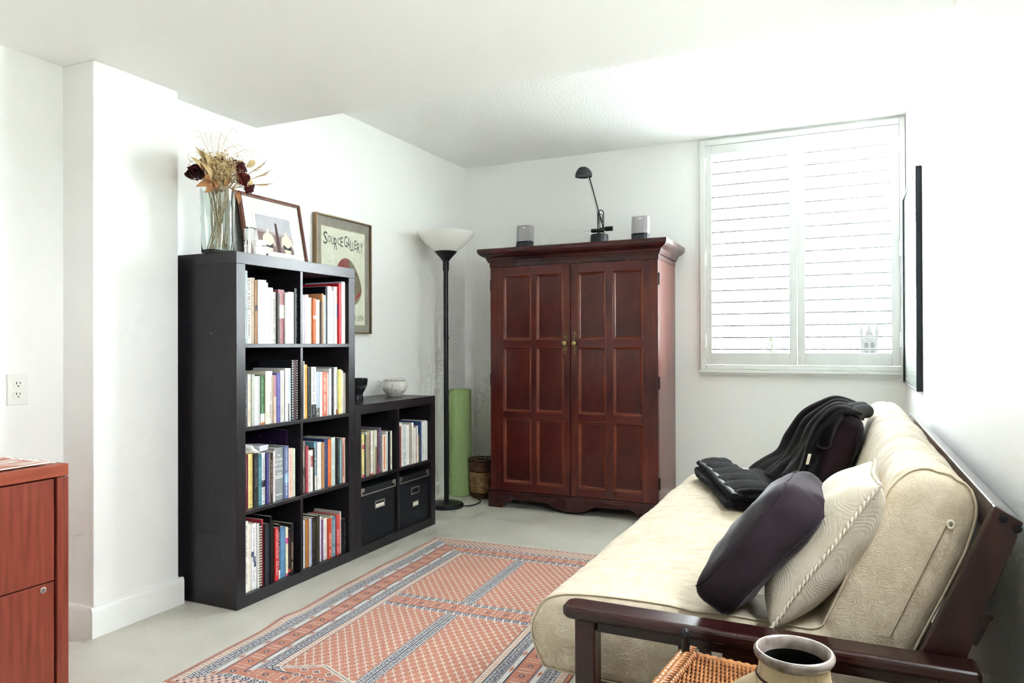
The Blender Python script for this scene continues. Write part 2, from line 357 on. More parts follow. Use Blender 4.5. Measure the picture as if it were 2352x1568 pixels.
tag(m.build('foliage', M_TREEL, tr), kind='stuff')

# wall socket
M_PLATE = mat('socket_plastic', 'f2f1ec', 0.3, spec=0.5)
oy, oz = 1.612, 0.940
so = thing('wall_socket', 'white double power socket on the wall above the red-brown cabinet', 'socket', (XN, oy, oz - 0.058))
box('cover_plate', M_PLATE, XN, XN + 0.006, oy - 0.036, oy + 0.036, oz - 0.0575, oz + 0.0575, so, bevel=0.003)
for dz in (0.0195, -0.0195):
    pts = [(0.0165 * math.copysign(abs(math.cos(t)) ** 0.6, math.cos(t)), 0.014 * math.copysign(abs(math.sin(t)) ** 0.9, math.sin(t))) for t in [2 * math.pi * k / 20 for k in range(20)]]
    rc = MB().prism(pts, (XN + 0.006, oy, oz + dz), (0, 1, 0), (0, 0, 1), (1, 0, 0), 0.0022).build('receptacle', M_PLATE, so, bevel=0.0006)
    m = MB().box(XN + 0.0082, XN + 0.0086, oy - 0.0078, oy - 0.0052, oz + dz - 0.001, oz + dz + 0.008).box(XN + 0.0082, XN + 0.0086, oy + 0.0052, oy + 0.0074, oz + dz, oz + dz + 0.0075)
    m.box(XN + 0.0082, XN + 0.0086, oy - 0.0022, oy + 0.0022, oz + dz - 0.0095, oz + dz - 0.0052)
    m.build('slots', M_INK, rc)
MB().lathe([(0.0025, 0), (0.0025, 0.001)], (XN + 0.006, oy, oz), 10, Matrix.Rotation(math.pi / 2, 3, 'Y')).build('screw', M_PLATE, so)
# ------------------------------------------------------------------ bookcases
X1 = -2.2885; XB = -2.655
def bookcase(name, label, y0, rows):
    H = 0.10 + rows * 0.335 + (rows - 1) * 0.0167
    t = thing(name, label, 'bookcase', ((X1 + XB) / 2, y0 + 0.395, 0))
    box('bottom_panel', M_BLACKWOODH, XB, X1, y0, y0 + 0.79, 0, 0.05, t, bevel=0.0012)
    box('top_panel', M_BLACKWOODH, XB, X1, y0, y0 + 0.79, H - 0.05, H, t, bevel=0.0012)
    for ya in (y0, y0 + 0.74): box('side_panel', M_BLACKWOOD, XB, X1, ya, ya + 0.05, 0.05, H - 0.05, t, bevel=0.0012)
    for r in range(1, rows): box('shelf', M_BLACKWOODH, XB, X1 - 0.001, y0 + 0.05, y0 + 0.74, 0.05 + r * 0.3517 - 0.0167, 0.05 + r * 0.3517, t, bevel=0.0008)
    for r in range(rows): box('divider', M_BLACKWOOD, XB, X1 - 0.0015, y0 + 0.386, y0 + 0.403, 0.05 + r * 0.3517, 0.385 + r * 0.3517, t, bevel=0.0008)
    box('back_panel', M_BLACKWOOD, XB - 0.006, XB - 0.0005, y0 + 0.005, y0 + 0.785, 0.005, H - 0.005, t)
    return t
BY0 = 2.2035
bookcase('tall_bookcase', 'tall black-brown cube bookcase with eight book-filled compartments', BY0, 4)
bookcase('low_bookcase', 'low black-brown cube bookcase with two boxes below two rows of books', BY0 + 0.7905, 2)

# ------------------------------------------------------------------ storage boxes
M_BOX = mat('black_boxboard', '16191e', 0.5, spec=0.35, var=0.1, vscale=12)
def storage_box(y0, y1, label, holders):
    xf = X1 - 0.010; z0 = 0.0505; t = thing('storage_box', label, 'box', (xf - 0.16, (y0 + y1) / 2, z0), 'storage boxes in the low bookcase')
    box('body', M_BOX, xf - 0.33, xf - 0.004, y0 + 0.003, y1 - 0.003, z0, 0.306, t, bevel=0.002)
    lid = box('lid', M_BOX, xf - 0.333, xf, y0, y1, 0.3062, 0.347, t, bevel=0.0015)
    box('lid_edge', M_STEEL, xf, xf + 0.0012, y0 + 0.0, y1, 0.3064, 0.3125, lid)
    for ya, yb in ((y0, y0 + 0.032), (y1 - 0.032, y1)):
        s = 1 if ya == y0 else -1
        a, b = (ya, ya + 0.014) if s > 0 else (yb - 0.014, yb)
        m = MB().box(xf, xf + 0.0016, a, b, 0.3064, 0.347).box(xf, xf + 0.0016, (b if s > 0 else ya), (yb if s > 0 else a), 0.326, 0.347)
        cb = m.build('corner_bracket', M_STEEL, lid)
        yc = ya + 0.023 if s > 0 else yb - 0.023
        MB().lathe([(0.003, 0), (0.0015, 0.0018)], (xf + 0.0016, yc, 0.337), 10, Matrix.Rotation(math.pi / 2, 3, 'Y')).build('rivet', M_STEEL, cb) if False else None
    for hy0, hy1, hz0, hz1, card in holders:
        x = xf - 0.004; f = 0.006
        h = MB().box(x, x + 0.003, hy0, hy1, hz0, hz0 + f).box(x, x + 0.003, hy0, hy1, hz1 - f, hz1).box(x, x + 0.003, hy0, hy0 + f, hz0 + f, hz1 - f).box(x, x + 0.003, hy1 - f, hy1, hz0 + f, hz1 - f).build('label_holder', M_STEEL, t)
        if card: box('card', plain('e8e2d4'), x, x + 0.0012, hy0 + f, hy1 - f, hz0 + f, hz0 + f + (hz1 - hz0 - 2 * f) * card, h)
    return t
storage_box(3.052, 3.372, 'black lidded storage box with a single metal label holder', [(3.182, 3.270, 0.218, 0.258, 0.55)])
storage_box(3.405, 3.725, 'black lidded storage box with two metal label holders, beside the lamp', [(3.533, 3.620, 0.225, 0.264, 0), (3.549, 3.613, 0.151, 0.182, 1.0)])

# ------------------------------------------------------------------ books: (y0, y1, height, colour name, cover, print, title)
BOOKS = {
 'TL1': (1.105, [
  (2.2560,2.2796,0.310,'blue-grey','9aa5a8','f4f4f0','THE BODY MOVABLE'),
  (2.2800,2.3036,0.280,'pale grey','c9c6bd','6b675f','EVA HESSE'),
  (2.3040,2.3276,0.284,'tan','a8957c','efe6d6',''),
  (2.3280,2.3386,0.275,'rust-brown','b98d6c','f0e0d0',''),
  (2.3390,2.3636,0.277,'white','f0f0ee','9aa0a8',''),
  (2.3640,2.3876,0.278,'pale grey','e2e5e6','8a9096',''),
  (2.3880,2.3996,0.268,'white','f3efe8','c26a3a',''),
  (2.4000,2.4296,0.248,'white','e9e9e4','222226',''),
  (2.4300,2.4536,0.230,'white','ecebe2','2a2a2a',''),
  (2.4540,2.4666,0.226,'black','26211f','d08a54',''),
  (2.4670,2.5036,0.244,'dusty maroon','9a6064','ece6d2',''),
  (2.5040,2.5260,0.230,'pale grey','dfe3e4','8c9490',''),
  (2.5280,2.5620,0.237,'pale lilac','e6e0e4','8e8690',''),
  (2.5630,2.5880,0.256,'black','15161d','e8e4dc',''),
 ]),
 'TR1': (1.105, [
  (2.6090,2.6307,0.229,'white','eeeeec','a8a8a8',''),
  (2.6317,2.6435,0.230,'mauve','b9a9b1','f0e8e8',''),
  (2.6445,2.6642,0.231,'off-white','eceade','b0a890',''),
  (2.6652,2.6898,0.219,'cream','efe9d6','b8a878',''),
  (2.6908,2.7105,0.216,'orange','cf6a33','5a2a14',''),
  (2.7115,2.7479,0.212,'beige','ece4d4','b0a48c',''),
  (2.7489,2.7613,0.204,'black and yellow','4a3a2c','e4cc5a',''),
  (2.7617,2.7721,0.244,'light orange','d49a68','fbe8d0',''),
  (2.7725,2.7873,0.237,'powder blue','b4c0cc','d88a50',''),
  (2.7883,2.7991,0.280,'black','10131a','e8e8e8',''),
  (2.8001,2.8287,0.283,'pale grey','e4e4e6','60606a',''),
  (2.8297,2.8474,0.262,'pale teal','cfdfdc','6a8a88',''),
  (2.8484,2.8691,0.284,'white','eeeeea','8a8a80',''),
  (2.8701,2.8819,0.286,'red and blue','b0564a','3a4a7a',''),
  (2.8829,2.9016,0.303,'bright red','d4202e','ffe8e4',''),
  (2.9026,2.9282,0.313,'lavender-white','e4dfec','5a5468',''),
  (2.9292,2.9410,0.309,'cream','f0e4d0','c8a878',''),
 ]),
 'TL2': (0.753, [
  (2.2650,2.2810,0.228,'dark grey','47484e','f0f0f0','Patternmaker'),
  (2.2820,2.3020,0.222,'cream','ece2cc','a8946c','COVER TO COVER'),
  (2.3030,2.3200,0.221,'grey-green','b4b9b2','f4f4c8',''),
  (2.3210,2.3410,0.212,'pale blue-white','e3e8ec','70788a',''),
  (2.3420,2.3560,0.212,'grey','b8b8b8','fafafa',''),
  (2.3570,2.3820,0.215,'green','3e7040','f2f2ee',''),
  (2.3830,2.4066,0.232,'cream','ece3d0','b09a70',''),
  (2.4070,2.4320,0.231,'white','f3f1ea','8a8478','YOGA'),
  (2.4330,2.4460,0.212,'pink and cream','dcc4b0','b06a90',''),
  (2.4470,2.4706,0.221,'purple-blue','5c5a9e','d8d8f0',''),
  (2.4710,2.4970,0.232,'stone grey','d2cfc6','90897c',''),
  (2.4980,2.5030,0.231,'black','2a2a2a','f0f0f0',''),
  (2.5040,2.5226,0.241,'white','efeeec','a8a49c',''),
  (2.5230,2.5470,0.240,'pale blue','d3e2e8','6a5a54',''),
  (2.5480,2.5560,0.276,'black spiral-bound','22242a','f0f0f0','SPIRAL'),
  (2.5570,2.5770,0.277,'dark maroon','4b3036','8a6a6c',''),
  (2.5780,2.5880,0.276,'black spiral-bound','2c2c2e','e0e0da','SPIRAL'),
 ]),
 'TR2': (0.753, [
  (2.6290,2.6350,0.270,'white','dcdcd8','20242c',''),
  (2.6360,2.6560,0.254,'yellow-orange','eaab54','a8641c',''),
  (2.6570,2.6766,0.240,'dark','2c3230','c8d048','THE MOLECULAR MIND'),
  (2.6770,2.7090,0.241,'white','eceae6','8a8a88','HOW WE DIE'),
  (2.7100,2.7380,0.217,'sky blue','b8c4d6','e8e4cc',''),
  (2.7390,2.7560,0.215,'white','efeee8','8a887c',''),
  (2.7570,2.7930,0.214,'coral','d5785e','fbeae0','I AM THAT'),
  (2.7940,2.8110,0.205,'white','efebe4','c0504a',''),
  (2.8120,2.8280,0.230,'white','e6e8ea','4a80b0',''),
  (2.8290,2.8460,0.232,'black','26272c','e8e8e8',''),
  (2.8470,2.8610,0.230,'white','ecebe8','888888',''),
  (2.8620,2.8816,0.235,'pale blue','ccdbe2','b04038',''),
  (2.8820,2.9020,0.223,'pale yellow','eddc8a','907828',''),
  (2.9030,2.9240,0.216,'white','eceae4','a09888',''),
  (2.9250,2.9410,0.204,'warm grey','c9c3b8','8a8478',''),
 ]),
 'TL3': (0.402, [
  (2.2560,2.2649,0.233,'white','ecebe8','d0603a',''),
  (2.2659,2.2903,0.230,'maroon','6b2434','e8c8c0',''),
  (2.2907,2.3155,0.232,'yellow','ecd68a','9a8440',''),
  (2.3165,2.3412,0.231,'black','2b2a28','e8e8e4','SPACE & IMAGE'),
  (2.3422,2.3650,0.220,'teal','3f7f8c','dcecec',''),
  (2.3660,2.3868,0.227,'white','e8e8ec','40424a',''),
  (2.3878,2.4027,0.225,'indigo','4c4a86','c8c8e8',''),
  (2.4037,2.4146,0.223,'taupe','8f7868','e8d8c8',''),
  (2.4156,2.4275,0.221,'dark brown','3a302c','f0e8dc','AS WE SAID TO THE SERPENT'),
  (2.4284,2.4393,0.226,'pink and white','eadedc','c05060',''),
  (2.4413,2.4994,0.236,'thick grey','93999c','f4f4f0','COLUMBIA'),
  (2.4998,2.5266,0.239,'blue-grey','6f7da6','f4f4f8','corporealities'),
  (2.5275,2.5543,0.225,'peach-pink','eecbbb','b07a68',''),
  (2.5553,2.5692,0.221,'pale green','d8e2d0','90a088',''),
  (2.5712,2.5880,0.302,'tall dark purple','33203f','b8a8c8','STARS'),
 ]),
 'TR3': (0.402, [
  (2.6190,2.6446,0.245,'brown-grey','8a786e','f2ece4',''),
  (2.6450,2.6590,0.220,'rose red','c0545c','f4dcd8',''),
  (2.6600,2.6760,0.197,'white','dcd8d0','2c2826',''),
  (2.6770,2.6940,0.197,'white','efece6','a8303a','FORD'),
  (2.6950,2.7050,0.206,'black','3a2e24','d89030',''),
  (2.7060,2.7240,0.233,'blue','5f96ac','f2f6f6','Aesthetics'),
  (2.7250,2.7520,0.228,'white','efede8','b8a890',''),
  (2.7530,2.7750,0.224,'tan','b98a5c','e8c89c',''),
  (2.7760,2.8040,0.239,'navy','2f3f6e','d0d8ea',''),
  (2.8050,2.8300,0.232,'orange','dd6e30','fbeadc',''),
  (2.8310,2.8580,0.238,'pale mint','d3e0da','8a948c',''),
  (2.8590,2.8770,0.232,'black','1d2226','707070',''),
  (2.8780,2.8970,0.230,'charcoal','3a3c40','b8b0a0',''),
  (2.8980,2.9100,0.222,'cyan','86c8d4','f0fafa',''),
  (2.9110,2.9280,0.228,'rose and cream','d8b0a0','a04848',''),
  (2.9290,2.9410,0.226,'off-white','e2dfd0','8a8450',''),
 ]),
 'TL4': (0.05, [
  (2.2660,2.2850,0.302,'cream','f0ece2','3a3836',''),
  (2.2860,2.3036,0.287,'off-white','efeadc','b04038',''),
  (2.3040,2.3330,0.283,'white','ecebec','4a5270',''),
  (2.3340,2.3440,0.279,'white','e2e0dc','888888',''),
  (2.3450,2.3620,0.274,'black spiral-bound','201f20','d8d0bc','SPIRAL'),
  (2.3640,2.3760,0.289,'crimson','b83848','e8b8b8',''),
  (2.3770,2.3890,0.270,'dark grey','38393b','808080',''),
  (2.3900,2.4060,0.265,'black','20242a','68a0c8',''),
  (2.4070,2.4190,0.294,'black','121318','303038',''),
  (2.4200,2.4410,0.269,'black','22211e','908c7c',''),
  (2.4420,2.4630,0.235,'red','d2343a','fbe8e4','MAKING VIDEO DANCE'),
  (2.4640,2.4790,0.245,'black','26262a','f0f0f0','MEDIA & PERFORMANCE'),
  (2.4800,2.5120,0.227,'medium blue','5a89b4','d4e4f0',''),
  (2.5130,2.5270,0.221,'pale yellow','ece6c4','d0509a',''),
  (2.5280,2.5470,0.209,'black','241f24','d84848',''),
  (2.5480,2.5680,0.229,'black','2a2826','d8b088','SCREENDANCE'),
 ]),
 'TR4': (0.05, [
  (2.6090,2.6250,0.228,'black','232a30','e07838',''),
  (2.6260,2.6430,0.225,'white','dbe0e8','5a80b8',''),
  (2.6440,2.6600,0.227,'orange-brown','c07838','f0d8b0',''),
  (2.6610,2.6740,0.227,'beige','d0c4b8','8a7a68',''),
  (2.6750,2.6870,0.224,'periwinkle','7d88c4','e8ecfa',''),
  (2.6880,2.7200,0.225,'black and gold','2e2820','d8c078',''),
  (2.7210,2.7430,0.227,'dark olive','3c3a32','8a8468',''),
  (2.7440,2.7570,0.218,'white','e8e4ea','6a4a8a',''),
  (2.7580,2.7690,0.201,'purple','7a508a','e8d8f0',''),
  (2.7700,2.8010,0.201,'off-white','ece9e0','b8b098',''),
  (2.8020,2.8250,0.197,'red-orange','d04a30','fbe4d8','FREE PLAY'),
  (2.8260,2.8340,0.206,'pale green','c4d4c0','708070',''),
  (2.8350,2.8590,0.199,'slate blue','6a8ea2','e8f2f4','THE THINKING BODY'),
  (2.8600,2.8820,0.204,'rose red','cc4c50','f8e0dc','FREE PLAY'),
  (2.8830,2.8960,0.198,'orange','e07038','f8e8a0',''),
  (2.8970,2.9060,0.212,'grey-white','d4d0d0','a0a0a0',''),
  (2.9070,2.9210,0.173,'black','1a1a1e','505058',''),
  (2.9230,2.9410,0.167,'black','222226','f0f0f0',''),
 ]),
 'LL': (0.402, [
  (3.0670,3.0740,0.224,'white','eeeeea','808080',''),
  (3.0750,3.0916,0.225,'pale yellow','ece29a','d8508a',''),
  (3.0920,3.1050,0.223,'dark green-grey','4c5044','eef0ea',''),
  (3.1060,3.1136,0.234,'pale green','d8dcc4','60685a',''),
  (3.1140,3.1460,0.237,'tan','a9977f','6a5c4c',''),
  (3.1470,3.1520,0.231,'black','2a2420','b8a890',''),
  (3.1530,3.1730,0.234,'white','f0eeec','c84038',''),
  (3.1740,3.1920,0.236,'sage','bcc0a4','f4f4ea',''),
  (3.1930,3.2080,0.234,'white','e4dfd6','8a7060',''),
  (3.2090,3.2260,0.236,'dark maroon','5a3844','e8dce0',''),
  (3.2270,3.2520,0.244,'grey-purple','66637c','e4e2ee',''),
  (3.2550,3.2890,0.204,'cream','ecdcc8','e0743c',''),
  (3.2910,3.3100,0.217,'light grey','d4d8d8','808488',''),
  (3.3110,3.3226,0.215,'black','23252c','f0f0f0',''),
  (3.3230,3.3340,0.218,'dark brown','42302c','b89880',''),
  (3.3350,3.3560,0.215,'cream','e6e2d0','a89c7c',''),
 ]),
 'LR': (0.402, [
  (3.4190,3.4260,0.256,'white','eae6e2','a8a0a0',''),
  (3.4270,3.4320,0.233,'maroon','9a5a60','e8d0d0',''),
  (3.4330,3.4470,0.253,'white','ece8e2','a09890',''),
  (3.4480,3.4570,0.244,'cream','e8e0d2','b0a490',''),
  (3.4580,3.4930,0.238,'pale blue-grey','d2d9db','5a646c',''),
  (3.4940,3.5290,0.232,'white','efedea','a8a49c',''),
  (3.5300,3.5490,0.224,'taupe','b3a99a','5a8a84',''),
  (3.5500,3.5720,0.239,'off-white','edeae6','b0a8a0',''),
  (3.5730,3.5870,0.209,'white','ece9e4','908880',''),
  (3.5880,3.5980,0.218,'mauve','a98f96','e8dce0',''),
  (3.5990,3.6110,0.217,'white','ecebe8','a0a0a0',''),
  (3.6130,3.6350,0.161,'mustard','c5a45c','f4ead0',''),
  (3.6360,3.6450,0.240,'navy','3a5384','d8e0f0',''),
  (3.6460,3.6550,0.239,'blue and white','b8c4dc','4a68a8',''),
  (3.6560,3.6690,0.235,'light grey','dddddc','888888',''),
  (3.6700,3.6920,0.235,'white','efefec','404040',''),
  (3.6930,3.7050,0.240,'white','e4e4e2','2a2a2c',''),
  (3.7060,3.7200,0.235,'pale grey','dfdbd8','909090',''),
  (3.7210,3.7300,0.233,'red','e05060','f8d8d8',''),
 ]),
}
CELL = {'TL1': 'top left compartment of tall bookcase', 'TR1': 'top right compartment of tall bookcase', 'TL2': 'second-row left compartment of tall bookcase',
        'TR2': 'second-row right compartment of tall bookcase', 'TL3': 'third-row left compartment of tall bookcase', 'TR3': 'third-row right compartment of tall bookcase',
        'TL4': 'bottom left compartment of tall bookcase', 'TR4': 'bottom right compartment of tall bookcase',
        'LL': 'upper left compartment of low bookcase', 'LR': 'upper right compartment of low bookcase'}
GRP = {k: 'books in the ' + v for k, v in CELL.items()}
ORD = 'first second third fourth fifth sixth seventh eighth ninth tenth eleventh twelfth thirteenth fourteenth fifteenth sixteenth seventeenth eighteenth nineteenth twentieth'.split()
BANDS = {('TL1', 10): [(0.47, 0.72, 'ece6d0')], ('TL1', 3): [(0.52, 0.60, '2f3b5a')], ('TL2', 5): [(0.04, 0.22, 'eeeeea'), (0.0, 0.04, 'c87a4a')], ('TR2', 3): [(0.0, 0.26, '25272c')],
         ('TR2', 11): [(0.0, 0.10, 'b03a38')], ('TL3', 5): [(0.34, 0.47, '3a3c44')], ('TL3', 11): [(0.30, 0.47, '86b0d0')], ('TR3', 5): [(0.0, 0.30, 'e8ecec'), (0.62, 0.66, 'cfe0e4')],
         ('TR3', 3): [(0.60, 0.86, 'a8303a')], ('TL4', 13): [(0.66, 0.78, 'd8509a'), (0.0, 0.05, 'd0508a')], ('TL4', 11): [(0.0, 0.16, 'e4e4e2')], ('LL', 1): [(0.66, 0.76, 'd8508a'), (0.0, 0.06, 'd8508a')],
         ('LL', 6): [(0.0, 0.03, 'c84038')], ('LL', 8): [(0.0, 0.62, '8a7060')], ('LL', 11): [(0.06, 0.95, 'e0743c', 0.42, 0.66)], ('LL', 9): [(0.0, 0.16, 'a04048')], ('TL1', 0): [], ('TR1', 13): [(0.45, 0.7, '3a4a7a')],
         ('TR1', 4): [(0.55, 0.62, 'ece4d8')], ('TL4', 2): [(0.5, 0.58, '4a5270', 0.0, 0.5), (0.42, 0.5, '4a5270', 0.3, 0.8), (0.34, 0.42, '4a5270', 0.5, 0.9)], ('TL4', 14): [(0.05, 0.12, 'd84848')],
         ('TR4', 0): [(0.80, 0.95, 'e07838', 0.1, 0.9)], ('TL2', 13): [(0.0, 0.33, '5f504a', 0.0, 0.55)], ('TL2', 8): [(0.55, 1.0, 'b07a9a')], ('TR2', 4): [(0.0, 0.2, '6a6a66')], ('TR3', 14): [(0.15, 0.85, 'b06a68', 0.0, 0.6)],
         ('TR3', 0): [(0.55, 0.8, 'c8b8a8', 0.1, 0.6), (0.3, 0.5, '5a4a44', 0.2, 0.9)], ('LR', 18): [], ('LL', 14): [(0.1, 0.3, '3a80a8', 0, 1)]}
LEGIBLE = {'THE BODY MOVABLE', 'EVA HESSE', 'COVER TO COVER', 'YOGA', 'HOW WE DIE', 'I AM THAT', 'AS WE SAID TO THE SERPENT', 'corporealities', 'FORD', 'Aesthetics',
           'MAKING VIDEO DANCE', 'MEDIA & PERFORMANCE', 'SCREENDANCE', 'FREE PLAY', 'THE THINKING BODY'}
TSPAN = {'THE BODY MOVABLE': (0.92, 0.50), 'EVA HESSE': (0.98, 0.50), 'COVER TO COVER': (0.90, 0.45), 'YOGA': (0.60, 0.42), 'HOW WE DIE': (0.96, 0.30), 'I AM THAT': (0.92, 0.55), 'AS WE SAID TO THE SERPENT': (0.86, 0.18),
         'corporealities': (0.95, 0.55), 'FORD': (0.84, 0.62), 'Aesthetics': (0.95, 0.64), 'MAKING VIDEO DANCE': (0.96, 0.42), 'MEDIA & PERFORMANCE': (0.86, 0.18), 'SCREENDANCE': (0.62, 0.28), 'FREE PLAY': (0.62, 0.28), 'THE THINKING BODY': (0.90, 0.30)}
def star_cover():
    m = mat('starry_cover', '33203f', 0.4, col2='22152e', vscale=10, spec=0.5)
    nt = m.node_tree; N = nt.nodes; L = nt.links; b = N['Principled BSDF']; src = b.inputs['Base Color'].links[0].from_socket
    tc = [n for n in N if n.type == 'TEX_COORD'][0]; v = N.new('ShaderNodeTexVoronoi'); v.inputs['Scale'].default_value = 55; L.new(tc.outputs['Object'], v.inputs['Vector'])
    a = N.new('ShaderNodeMath'); a.operation = 'LESS_THAN'; a.inputs[1].default_value = 0.12; L.new(v.outputs['Distance'], a.inputs[0])
    mx = N.new('ShaderNodeMix'); mx.data_type = 'RGBA'; mx.inputs['B'].default_value = (*lin('b4a2c4'), 1); L.new(a.outputs[0], mx.inputs['Factor']); L.new(src, mx.inputs['A']); L.new(mx.outputs['Result'], b.inputs['Base Color'])
    return m
def make_book(cell, i, zf, y0, y1, h, cname, cov, prt, title, n):
    rr = random.Random(hash((cell, i)) % 1000 if False else (ord(cell[0]) * 31 + ord(cell[1]) * 17 + ord(cell[-1]) * 7 + i * 131))
    w = y1 - y0
    inset = 0.012 + rr.random() * 0.012
    xs = X1 - inset; dep = min(0.30, max(0.13, h * (0.70 + 0.12 * rr.random()))); z0 = zf + 0.0006; hard = (w > 0.022 and rr.random() < 0.6) or cname.startswith('thick')
    if title == 'STARS': xs -= 0.055; dep = 0.27
    size = 'thin ' if w < 0.0125 else ('thick ' if w > 0.03 and 'thick' not in cname else '')
    cn = cname.replace('thick ', '') if size == 'thick ' else cname
    ends = i == 0 or i == n - 1
    where = ('leftmost' if i == 0 else 'rightmost' if i == n - 1 else (ORD[i] + ' from left' if i < n / 2 else ORD[n - 1 - i] + ' from right')) + ' in ' + CELL[cell]
    t = thing('book', size + cn + ' book, ' + where, 'book', ((xs - dep / 2), (y0 + y1) / 2, z0), GRP[cell])
    cm = star_cover() if title == 'STARS' else plain(cov, 0.45, 0.4)
    b = min(0.0016, w * 0.12); g = 0.003 if hard else 0.0004
    m = MB().box(xs - b * 1.2, xs, y0, y1, z0, z0 + h).box(xs - dep, xs - b * 1.2, y0, y0 + b, z0, z0 + h).box(xs - dep, xs - b * 1.2, y1 - b, y1, z0, z0 + h)
    m.build('cover', cm, t)
    box('pages', M_PAGE, xs - dep + 0.003, xs - b * 1.25, y0 + b * 1.02, y1 - b * 1.02, z0 + g, z0 + h - g, t)
    if title == 'SPIRAL':
        m = MB(); k = int(h / 0.0115)
        for q in range(k): m.box(xs, xs + 0.002, y0 + w * 0.1, y1 - w * 0.1, z0 + 0.006 + q * 0.0115, z0 + 0.0115 + q * 0.0115)
        m.build('spiral_binding', plain(prt), t); return
    e = 0.00035
    for bd in BANDS.get((cell, i), []):
        ya, yb = (bd[3], bd[4]) if len(bd) > 3 else (0, 1)
        box('spine_band', plain(bd[2], 0.45, 0.4), xs, xs + e * 0.7, y0 + w * ya + 0.0002, y0 + w * yb - 0.0002, z0 + h * bd[0], z0 + h * bd[1], t)
    pm_ = plain(prt, 0.6)
    if title == 'COLUMBIA':
        for s, zc, hh, ww in (('THE', 0.86, 0.009, 0.32), ('COLUMBIA', 0.775, 0.0135, 0.86), ('HISTORY', 0.69, 0.0135, 0.76), ('OF THE WORLD', 0.60, 0.0125, 0.90)):
            text_mesh('spine_title', s, pm_, t, (xs + e, (y0 + y1) / 2, z0 + h * zc), (0, 1, 0), (0, 0, 1), width=w * ww, height=hh, align='CENTER', yalign='C')
        m = MB()
        for zc, ww in ((0.50, 0.4), (0.455, 0.8), (0.42, 0.7), (0.10, 0.6)):
            x = y0 + w * (0.5 - ww / 2)
            while x < y0 + w * (0.5 + ww / 2): m.box(xs, xs + e, x, x + 0.004, z0 + h * zc, z0 + h * zc + 0.005); x += 0.0056
        tag(m.build('spine_print', pm_, t), kind='stuff'); return
    if title in LEGIBLE:
        a, c = TSPAN[title]; L_ = h * (a - c)
        if title == 'FORD': pm_ = plain('f2ece6', 0.6)
        if title == 'Aesthetics': pm_ = plain('f4f8f8', 0.6)
        text_mesh('spine_title', title, pm_, t, (xs + 0.0005, (y0 + y1) / 2, z0 + h * a), (0, 0, -1), (0, 1, 0), width=L_, height=w * (0.55 if len(title) < 12 else 0.42), yalign='C')
        if h * c > 0.05:
            m = MB(); z = z0 + h * (c - 0.06)
            while z > z0 + h * 0.08:
                l = rr.uniform(0.002, 0.005); m.box(xs, xs + e, y0 + w * 0.38, y0 + w * 0.62, z - l, z); z -= l + 0.0016 + (0.004 if rr.random() < 0.2 else 0)
            tag(m.build('spine_print', pm_, t), kind='stuff')
        return
    if title == 'STARS' or w < 0.006: return
    # small illegible lettering, as marks
    soft = tuple(int(0.5 * int(cov[k:k + 2], 16) + 0.5 * int(prt[k:k + 2], 16)) for k in (0, 2, 4)); pm_ = plain('%02x%02x%02x' % soft, 0.6)
    m = MB(); lines = 2 if (w > 0.024 and rr.random() < 0.5) else 1
    for ln in range(lines):
        yc = y0 + w * (0.5 if lines == 1 else (0.34 + 0.32 * ln)); hw = w * (rr.uniform(0.09, 0.19) if lines == 1 else 0.08)
        top = rr.uniform(0.86, 0.95); bot = rr.uniform(0.30, 0.55); z = z0 + h * top
        while z > z0 + h * bot:
            l = rr.uniform(0.0012, 0.0034); q = hw * rr.uniform(0.5, 1.0); m.box(xs, xs + e, yc - q, yc + q, z - l, z); z -= l + rr.uniform(0.0010, 0.0018) + (0.004 if rr.random() < 0.18 else 0)
        z = z0 + h * (bot - 0.08); zz = z0 + h * rr.uniform(0.12, 0.2)
        if ln == 0:
            while z > zz:
                l = rr.uniform(0.0018, 0.004); q = hw * 0.7; m.box(xs, xs + e, yc - q, yc + q, z - l, z); z -= l + 0.0015 + (0.004 if rr.random() < 0.2 else 0)
    if rr.random() < 0.35: m.box(xs, xs + e, (y0 + y1) / 2 - w * 0.14, (y0 + y1) / 2 + w * 0.14, z0 + h * 0.05, z0 + h * 0.05 + w * 0.3)
    tag(m.build('spine_print', pm_, t), kind='stuff')
for cell, (zf, rows) in BOOKS.items():
    for i, r in enumerate(rows): make_book(cell, i, zf, *r, len(rows))

# things lying on the books of the third row
M_PAPER = mat('crumpled_white_cloth', 'eceae4', 0.8, bump=0.2, bscale=60, spec=0.2)
m = MB()
def lump(u, v):
    a = 2 * math.pi * u; b = math.pi * (v * 0.5)
    r = 1 + 0.22 * math.sin(3 * a + 1) * math.cos(b) + 0.16 * math.sin(5 * a + 4 * b) + 0.1 * math.sin(9 * a - 6 * b)
    return (-2.365 + 0.05 * r * math.cos(a) * math.cos(b), 2.318 + 0.045 * r * math.sin(a) * math.cos(b), 0.6315 + 0.034 * math.sin(b) * (0.9 + 0.1 * r))
m.grid(lump, 40, 14)
ZB3 = max(0.402 + BOOKS['TL3'][1][k][2] for k in range(0, 5)) + 0.0012
for k, vv in enumerate(m.v): m.v[k] = (vv[0], vv[1], vv[2] - 0.6315 + ZB3)
tag(m.build('crumpled_cloth', M_PAPER, smooth=40, recalc=True), 'crumpled white cloth lying on the books, third row of tall bookcase', 'cloth')
ZB4 = max(0.402 + BOOKS['TL3'][1][k][2] for k in range(4, 9)) + 0.0012
t = thing('small_box', 'small pale lilac box lying on books beside the crumpled cloth', 'box', (-2.38, 2.40, ZB4))
MB().obox((-2.44, 2.372, ZB4), (0.10, 0.012, 0), (-0.005, 0.058, 0), (0, 0, 0.016)).build('body', plain('d8d4de'), t, bevel=0.001)
